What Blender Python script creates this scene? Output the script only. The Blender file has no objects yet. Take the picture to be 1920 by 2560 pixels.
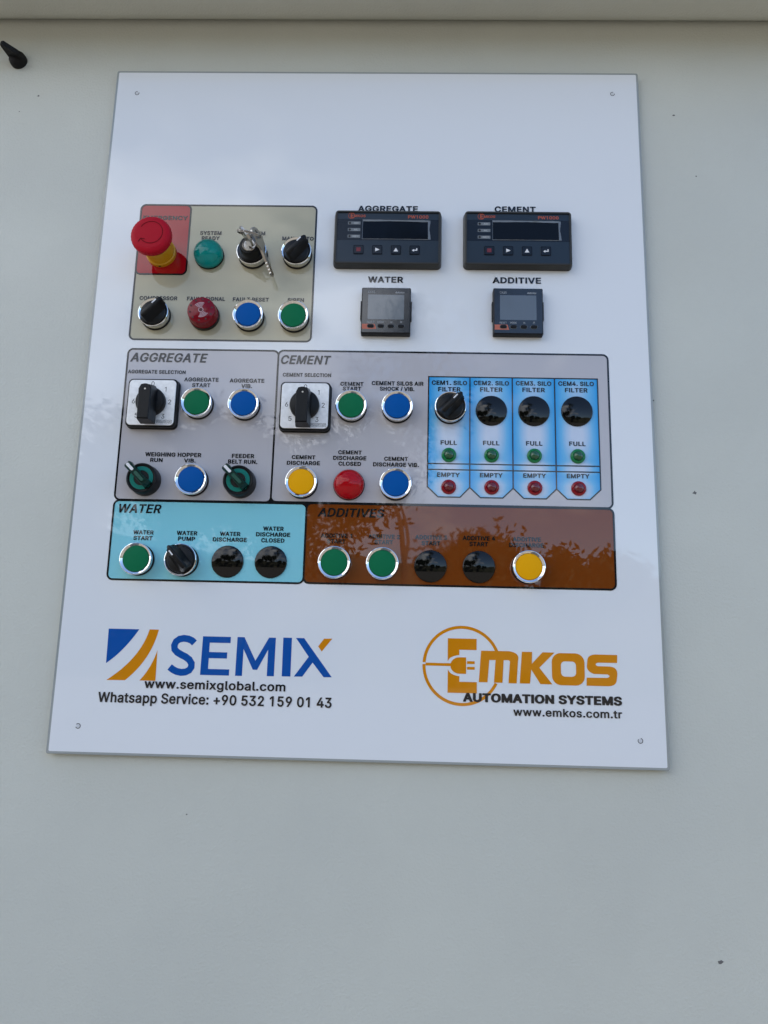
import bpy, math, random
from mathutils import Vector, Matrix
from mathutils.geometry import tessellate_polygon

# ------------------------------------------------------------------ scene, camera, light
sc = bpy.context.scene
COL = sc.collection
Z0 = 1.40            # height of the panel's lower edge above the ground (m)
UC = 272.5           # panel centre line (mm)

def W3(u, v, w=0.0):
    """panel millimetres (u right, v up, w towards the viewer) -> world metres"""
    return Vector(((u - UC) * .001, -w * .001, Z0 + v * .001))

cam_d = bpy.data.cameras.new('camera')
cam = bpy.data.objects.new('camera', cam_d); COL.objects.link(cam); sc.camera = cam
cam_d.sensor_fit = 'VERTICAL'; cam_d.sensor_height = 25.6; cam_d.lens = 19.0   # f = 1900 px of 2560
cam_d.clip_start = .01; cam_d.clip_end = 2000
_r = Vector((0.99948216, 0.02399932, -0.02143448))     # camera right / down / forward in (u, v, w)
_d = Vector((0.01941047, -0.98095993, -0.19323779))
_f = Vector((-0.02566394, 0.19272167, -0.98091779))
_w = lambda p: Vector((p.x, -p.z, p.y))
M = Matrix((_w(_r), _w(-_d), _w(-_f))).transposed().to_4x4()
M.translation = W3(310.905, 86.843, 690.935)
cam.matrix_world = M

SUN_EL, SUN_AZ = math.radians(52), math.radians(24)    # the sun stands behind the cabinet: the panel is in open shade
sun_dir = Vector((math.sin(SUN_AZ) * math.cos(SUN_EL), math.cos(SUN_AZ) * math.cos(SUN_EL), math.sin(SUN_EL)))
sd = bpy.data.lights.new('sun', 'SUN'); sd.energy = 4.0; sd.angle = math.radians(.5); sd.color = (1, .95, .87)
sun = bpy.data.objects.new('sun', sd); COL.objects.link(sun); sun.location = (2, 6, 9)
sun.rotation_euler = (-sun_dir).to_track_quat('-Z', 'Y').to_euler()

world = bpy.data.worlds.new('World'); sc.world = world; world.use_nodes = True
nt = world.node_tree; nt.nodes.clear()
def N(tree, kind, **kw):
    n = tree.nodes.new(kind)
    for k, v in kw.items():
        if k in n.inputs: n.inputs[k].default_value = v
        else: setattr(n, k, v)
    return n
sky = N(nt, 'ShaderNodeTexSky'); sky.sky_type = 'NISHITA'; sky.sun_disc = False
sky.sun_elevation = SUN_EL; sky.sun_rotation = SUN_AZ; sky.altitude = 300; sky.air_density = 1.0; sky.dust_density = .5; sky.ozone_density = 2.2
tc = N(nt, 'ShaderNodeTexCoord')
mp = N(nt, 'ShaderNodeMapping'); mp.inputs['Scale'].default_value = (1, 1, 2.3); mp.inputs['Location'].default_value = (.3, 9.7, 5.1)
nz = N(nt, 'ShaderNodeTexNoise'); nz.inputs['Scale'].default_value = 2.1; nz.inputs['Detail'].default_value = 9; nz.inputs['Roughness'].default_value = .58; nz.inputs['Distortion'].default_value = .25
rp = N(nt, 'ShaderNodeValToRGB'); rp.color_ramp.elements[0].position = .50; rp.color_ramp.elements[1].position = .60
nz2 = N(nt, 'ShaderNodeTexNoise'); nz2.inputs['Scale'].default_value = 5.5; nz2.inputs['Detail'].default_value = 6
rp2 = N(nt, 'ShaderNodeValToRGB')
rp2.color_ramp.elements[0].position = .3; rp2.color_ramp.elements[0].color = (4.2, 4.6, 5.3, 1)
rp2.color_ramp.elements[1].position = .7; rp2.color_ramp.elements[1].color = (9, 9.2, 9.5, 1)
mx = N(nt, 'ShaderNodeMix'); mx.data_type = 'RGBA'
bg = N(nt, 'ShaderNodeBackground'); bg.inputs['Strength'].default_value = .15
wo = N(nt, 'ShaderNodeOutputWorld')
L = nt.links
L.new(tc.outputs['Generated'], mp.inputs['Vector']); L.new(mp.outputs[0], nz.inputs['Vector']); L.new(mp.outputs[0], nz2.inputs['Vector'])
sx_ = N(nt, 'ShaderNodeSeparateXYZ'); L.new(tc.outputs['Generated'], sx_.inputs[0])      # more cloud low over the horizon and to the left
m1 = N(nt, 'ShaderNodeMath'); m1.operation = 'MULTIPLY_ADD'; m1.inputs[1].default_value = -.30; m1.inputs[2].default_value = .09
m2 = N(nt, 'ShaderNodeMath'); m2.operation = 'MULTIPLY_ADD'; m2.inputs[1].default_value = -.32
m3 = N(nt, 'ShaderNodeMath'); m3.operation = 'ADD'
L.new(sx_.outputs[2], m1.inputs[0]); L.new(sx_.outputs[0], m2.inputs[0]); L.new(m1.outputs[0], m2.inputs[2])
L.new(nz.outputs[0], m3.inputs[0]); L.new(m2.outputs[0], m3.inputs[1]); L.new(m3.outputs[0], rp.inputs[0]); L.new(nz2.outputs[0], rp2.inputs[0])
L.new(rp.outputs[0], mx.inputs[0]); L.new(sky.outputs[0], mx.inputs[6]); L.new(rp2.outputs[0], mx.inputs[7])
L.new(mx.outputs[2], bg.inputs[0]); L.new(bg.outputs[0], wo.inputs[0])

vs = sc.view_settings
sc.display_settings.display_device = 'sRGB'
vs.view_transform = 'Standard'; vs.look = 'None'; vs.gamma = 1; vs.exposure = 1.13; vs.use_curve_mapping = False
sc.render.engine = 'CYCLES'; sc.cycles.use_denoising = True; sc.cycles.max_bounces = 10

# ------------------------------------------------------------------ materials
MATS = {}
def mat(name, col, rough=.5, metal=0.0, coat=0.0, coat_rough=.03, spec=.5, trans=0.0, ior=1.5, alpha=1.0):
    if name in MATS: return MATS[name]
    m = bpy.data.materials.new(name); m.use_nodes = True
    b = m.node_tree.nodes['Principled BSDF']
    b.inputs['Base Color'].default_value = (*col, 1); b.inputs['Roughness'].default_value = rough
    b.inputs['Metallic'].default_value = metal; b.inputs['Coat Weight'].default_value = coat
    b.inputs['Coat Roughness'].default_value = coat_rough; b.inputs['Coat IOR'].default_value = 1.5
    b.inputs['Specular IOR Level'].default_value = spec; b.inputs['Transmission Weight'].default_value = trans
    b.inputs['IOR'].default_value = ior; b.inputs['Alpha'].default_value = alpha
    MATS[name] = m
    return m
def bsdf(m): return m.node_tree.nodes['Principled BSDF']
def bump(m, scale, strength, dist=.0005, detail=2.0, sock='Normal', rough=.5):
    t = m.node_tree
    g = N(t, 'ShaderNodeNewGeometry'); n = N(t, 'ShaderNodeTexNoise')
    n.inputs['Scale'].default_value = scale; n.inputs['Detail'].default_value = detail; n.inputs['Roughness'].default_value = rough
    b = N(t, 'ShaderNodeBump'); b.inputs['Strength'].default_value = strength; b.inputs['Distance'].default_value = dist
    t.links.new(g.outputs['Position'], n.inputs['Vector']); t.links.new(n.outputs[0], b.inputs['Height'])
    t.links.new(b.outputs[0], bsdf(m).inputs[sock])
def rough_map(m, scale, lo, hi, sock='Roughness'):
    """handling marks: uneven sheen"""
    t = m.node_tree
    g = N(t, 'ShaderNodeNewGeometry'); n = N(t, 'ShaderNodeTexNoise'); n.inputs['Scale'].default_value = scale; n.inputs['Detail'].default_value = 6
    r = N(t, 'ShaderNodeMapRange'); r.inputs[1].default_value = .35; r.inputs[2].default_value = .68; r.inputs[3].default_value = lo; r.inputs[4].default_value = hi
    t.links.new(g.outputs['Position'], n.inputs['Vector']); t.links.new(n.outputs[0], r.inputs[0]); t.links.new(r.outputs[0], bsdf(m).inputs[sock])
def tint(m, scale, lo, hi, detail=4.0):
    """slow mottling of the colour between two shades"""
    t = m.node_tree
    g = N(t, 'ShaderNodeNewGeometry'); n = N(t, 'ShaderNodeTexNoise'); n.inputs['Scale'].default_value = scale; n.inputs['Detail'].default_value = detail
    r = N(t, 'ShaderNodeValToRGB'); r.color_ramp.elements[0].position = .35; r.color_ramp.elements[1].position = .65
    r.color_ramp.elements[0].color = (*lo, 1); r.color_ramp.elements[1].color = (*hi, 1)
    t.links.new(g.outputs['Position'], n.inputs['Vector']); t.links.new(n.outputs[0], r.inputs[0]); t.links.new(r.outputs[0], bsdf(m).inputs['Base Color'])
def ink(name, col):
    """print seen through the clear acrylic: matt colour under a glossy, very slightly wavy coat"""
    if name in MATS: return MATS[name]
    m = mat(name, col, .7, 0, 1.0, .03, 0.0)
    bsdf(m).inputs['Coat IOR'].default_value = 1.53
    bump(m, 14, .4, .0006, 1.0, 'Coat Normal'); rough_map(m, 11, .008, .032, 'Coat Roughness')
    return m
WHITE = ink('white_print', (.77, .80, .835))
BLACK = ink('black_print', (.010, .011, .014))
TAUPE = ink('taupe_print', (.42, .395, .285))
REDP = ink('red_print', (.36, .005, .010))
GREYP = ink('grey_print', (.49, .48, .51))
AQUA = ink('aqua_print', (.24, .62, .72))
BROWN = ink('brown_print', (.18, .043, .006))
ORANGE = ink('orange_print', (.66, .24, .004))
BLUEP = ink('blue_print', (.006, .085, .37))
CHROME = mat('chrome', (.82, .83, .84), .06, 1.0)
STEEL = mat('worn_steel', (.42, .40, .37), .28, 1.0); bump(STEEL, 900, .15, .0002)
RUBBER = mat('black_rubber', (.007, .007, .008), .55, 0, 0, .03, .22)
BPLAST = mat('black_plastic', (.005, .0055, .0065), .38, 0, 0, .03, .25); bump(BPLAST, 1500, .12, .0001)
GLOSSB = mat('gloss_black', (.0015, .0015, .002), .02, 0, 0, .02, .42)
GREENC = mat('green_cap', (.005, .155, .064), .45, 0, 0, .03, .08); bump(GREENC, 1800, .1, .0001)
BLUEC = mat('blue_cap', (.001, .090, .36), .45, 0, 0, .03, .07); bump(BLUEC, 1800, .1, .0001)
YELLC = mat('yellow_cap', (.84, .40, .002), .45, 0, 0, .03, .08); bump(YELLC, 1800, .1, .0001)
REDC = mat('red_plastic', (.42, .006, .020), .42, 0, 0, .03, .10); bump(REDC, 1800, .1, .0001)
REDG = mat('red_groove', (.10, .001, .004), .7, 0, 0, .03, .1)
YELB = mat('yellow_plastic', (.58, .30, .006), .35)
TEALR = mat('green_ring', (.01, .20, .12), .35)
WMARK = mat('white_mark', (.75, .76, .78), .4)
SILVER = mat('satin_silver', (.80, .81, .82), .34, .2); tint(SILVER, 260, (.76, .77, .78), (.86, .87, .88)); bump(SILVER, 420, .25, .0003)
NUMINK = mat('number_ink', (.02, .02, .022), .5)
SLATE = mat('slate_faceplate', (.010, .020, .033), .30, 0, .25, .08, .35)
NIGHT = mat('dark_band', (.005, .009, .017), .22, 0, .1, .05, .3)
FRAMEM = mat('charcoal_frame', (.032, .032, .030), .42, 0, 0, .03, .3); bump(FRAMEM, 1400, .15, .0001)
GLASSD = mat('display_glass', (.002, .003, .006), .06, 0, 0, .03, .2)
FILME = mat('protective_film', (.15, .17, .195), .16)
ORTXT = mat('orange_lettering', (.42, .075, .030), .5)
LGREY = mat('grey_lettering', (.36, .38, .40), .5)
TAGM = mat('grey_tag', (.16, .18, .20), .5)
DKRED = mat('dark_red_icon', (.16, .010, .020), .5)
LCD = mat('lcd_glass', (.115, .14, .17), .06, 0, .3, .02); bump(LCD, 40, .06, .0003)
CXFACE = mat('counter_faceplate', (.014, .018, .026), .12, 0, .4, .04); bump(CXFACE, 30, .05, .0003)
PEACH = mat('orange_patch', (.48, .13, .075), .4)
PAINT = mat('cabinet_paint', (.57, .585, .53), .42, 0, 0, .03, .5)
tint(PAINT, 7, (.555, .57, .52), (.585, .60, .545)); bump(PAINT, 420, .42, .0010, 2.5, 'Normal', .55); rough_map(PAINT, 6, .34, .52)
CHIP = mat('bare_chip', (.13, .13, .13), .6)
ACRYL = mat('clear_acrylic_edge', (.30, .33, .33), .12, 0, .6, .03)
HOLEM = mat('hole_ring', (.02, .022, .026), .3)
HOLEF = mat('hole_floor', (.62, .64, .68), .4)

# ------------------------------------------------------------------ mesh helper (all in millimetres)
def circ(x, y, r, n=48, a0=0.0): return [(x + r * math.cos(a0 + 2 * math.pi * i / n), y + r * math.sin(a0 + 2 * math.pi * i / n)) for i in range(n)]
def rr(x0, y0, x1, y1, r, s=6):
    r = max(r, .01); o = []
    for cx, cy, a in ((x1 - r, y1 - r, 0), (x0 + r, y1 - r, 90), (x0 + r, y0 + r, 180), (x1 - r, y0 + r, 270)):
        for i in range(s + 1):
            t = math.radians(a + 90 * i / s); o.append((cx + r * math.cos(t), cy + r * math.sin(t)))
    return o
def area(l): return .5 * sum(l[i - 1][0] * l[i][1] - l[i][0] * l[i - 1][1] for i in range(len(l)))
def offset(l, ox, oy):
    """mitred offset of a closed loop (outwards for a counter-clockwise loop)"""
    k = oy / ox if ox else 1
    p = [Vector((x * k, y)) for x, y in l]
    q = [p[0]]
    for v in p[1:]:
        if (v - q[-1]).length > 1e-6: q.append(v)
    if (q[0] - q[-1]).length < 1e-6: q.pop()
    n = len(q); out = []
    for i in range(n):
        a = (q[i] - q[i - 1]).normalized(); b = (q[(i + 1) % n] - q[i]).normalized()
        na = Vector((a.y, -a.x)); nb = Vector((b.y, -b.x))
        d = max(1 + na.dot(nb), .45)
        v = q[i] + (na + nb) / d * oy
        out.append((v.x / k, v.y))
    return out

class MB:
    def __init__(s): s.v = []; s.f = []
    def add(s, vs, fs):
        b = len(s.v); s.v += vs; s.f += [tuple(i + b for i in f) for f in fs]
    def poly(s, loops, w=0.0):
        """flat face with holes at height w"""
        pts = [p for l in loops for p in l]
        tr = tessellate_polygon([[Vector((x, y, 0)) for x, y in l] for l in loops])
        fs = []
        for t in tr:
            a, b, c = (pts[i] for i in t)
            cr = (b[0] - a[0]) * (c[1] - a[1]) - (b[1] - a[1]) * (c[0] - a[0])
            if abs(cr) < 1e-9: continue
            fs.append(tuple(t) if cr > 0 else tuple(reversed(t)))
        s.add([(x, y, w) for x, y in pts], fs)
    def loft(s, rings, cap0=False, cap1=True):
        """rings: list of (loop, w) with equal counts; sides plus caps"""
        n = len(rings[0][0]); vs = []; fs = []
        for l, w in rings: vs += [(x, y, w) for x, y in l]
        for k in range(len(rings) - 1):
            for i in range(n):
                j = (i + 1) % n
                fs.append((k * n + i, k * n + j, (k + 1) * n + j, (k + 1) * n + i))
        s.add(vs, fs)
        if cap1: s.add([(x, y, rings[-1][1]) for x, y in rings[-1][0]], [tuple(range(n))])
        if cap0: s.add([(x, y, rings[0][1]) for x, y in rings[0][0]], [tuple(reversed(range(n)))])
    def lrr(s, x0, y0, x1, y1, r, prof, cap0=False, cap1=True):
        s.loft([(rr(x0 + i, y0 + i, x1 - i, y1 - i, r - i), w) for i, w in prof], cap0, cap1)
    def lathe(s, prof, n=64, x=0.0, y=0.0):
        """profile of (radius, w) from outside bottom to inside top"""
        vs = []; fs = []; idx = []
        for r, w in prof:
            if r < 1e-6: idx.append([len(vs)] * n); vs.append((x, y, w))
            else:
                idx.append(list(range(len(vs), len(vs) + n)))
                vs += [(x + r * math.cos(2 * math.pi * i / n), y + r * math.sin(2 * math.pi * i / n), w) for i in range(n)]
        for k in range(len(prof) - 1):
            for i in range(n):
                j = (i + 1) % n
                f = [idx[k][i], idx[k][j], idx[k + 1][j], idx[k + 1][i]]
                g = []
                for q in f:
                    if q not in g: g.append(q)
                if len(g) > 2: fs.append(tuple(g))
        s.add(vs, fs)
    def tube(s, pts, r, n=10, closed=False):
        P = [Vector(p) for p in pts]; m = len(P); vs = []; fs = []
        ref = Vector((0, 0, 1))
        for i in range(m):
            a = P[i - 1] if (i or closed) else P[i]; b = P[(i + 1) % m] if (i < m - 1 or closed) else P[i]
            t = (b - a).normalized()
            if abs(t.dot(ref)) > .95: ref = Vector((0, 1, 0))
            e1 = t.cross(ref).normalized(); e2 = t.cross(e1)
            ri = r[i] if isinstance(r, (list, tuple)) else r
            vs += [tuple(P[i] + (e1 * math.cos(2 * math.pi * k / n) + e2 * math.sin(2 * math.pi * k / n)) * ri) for k in range(n)]
        for i in range(m if closed else m - 1):
            j = (i + 1) % m
            for k in range(n):
                l = (k + 1) % n; fs.append((i * n + k, i * n + l, j * n + l, j * n + k))
        if not closed: fs += [tuple(reversed(range(n))), tuple(range((m - 1) * n, m * n))]
        s.add(vs, fs)
    def xform(s, M):
        s.v = [tuple(M @ Vector(p)) for p in s.v]; return s
    def build(s, name, m, parent=None, label=None, ang=35, scale=.001):
        me = bpy.data.meshes.new(name)
        me.from_pydata([(x * scale, y * scale, z * scale) for x, y, z in s.v], [], s.f); me.update()
        me.materials.append(m)
        me.shade_smooth(); me.set_sharp_from_angle(angle=math.radians(ang))
        o = bpy.data.objects.new(name, me); COL.objects.link(o)
        if parent: o.parent = parent
        if label: o['label'] = label
        return o

def root(name, u, v, label, cat, group=None, w=0.0, a=0.0):
    """Empty standing on the panel: local x right, y up, z out of the panel; a turns it about z (degrees)"""
    o = bpy.data.objects.new(name, None); COL.objects.link(o)
    o.location = W3(u, v, w); o.rotation_euler = (math.pi / 2, -math.radians(a), 0)
    o.empty_display_size = .01
    o['label'] = label; o['category'] = cat
    if group: o['group'] = group
    return o
def copy_thing(src, u, v, label, group=None, a=None, w=0.0):
    def cp(o, par):
        c = o.copy(); COL.objects.link(c); c.parent = par
        for ch in [x for x in o.children]: cp(ch, c)
        return c
    c = cp(src, None); c.location = W3(u, v, w)
    if a is not None: c.rotation_euler = (math.pi / 2, -math.radians(a), 0)
    c['label'] = label
    if group: c['group'] = group
    return c

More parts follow.
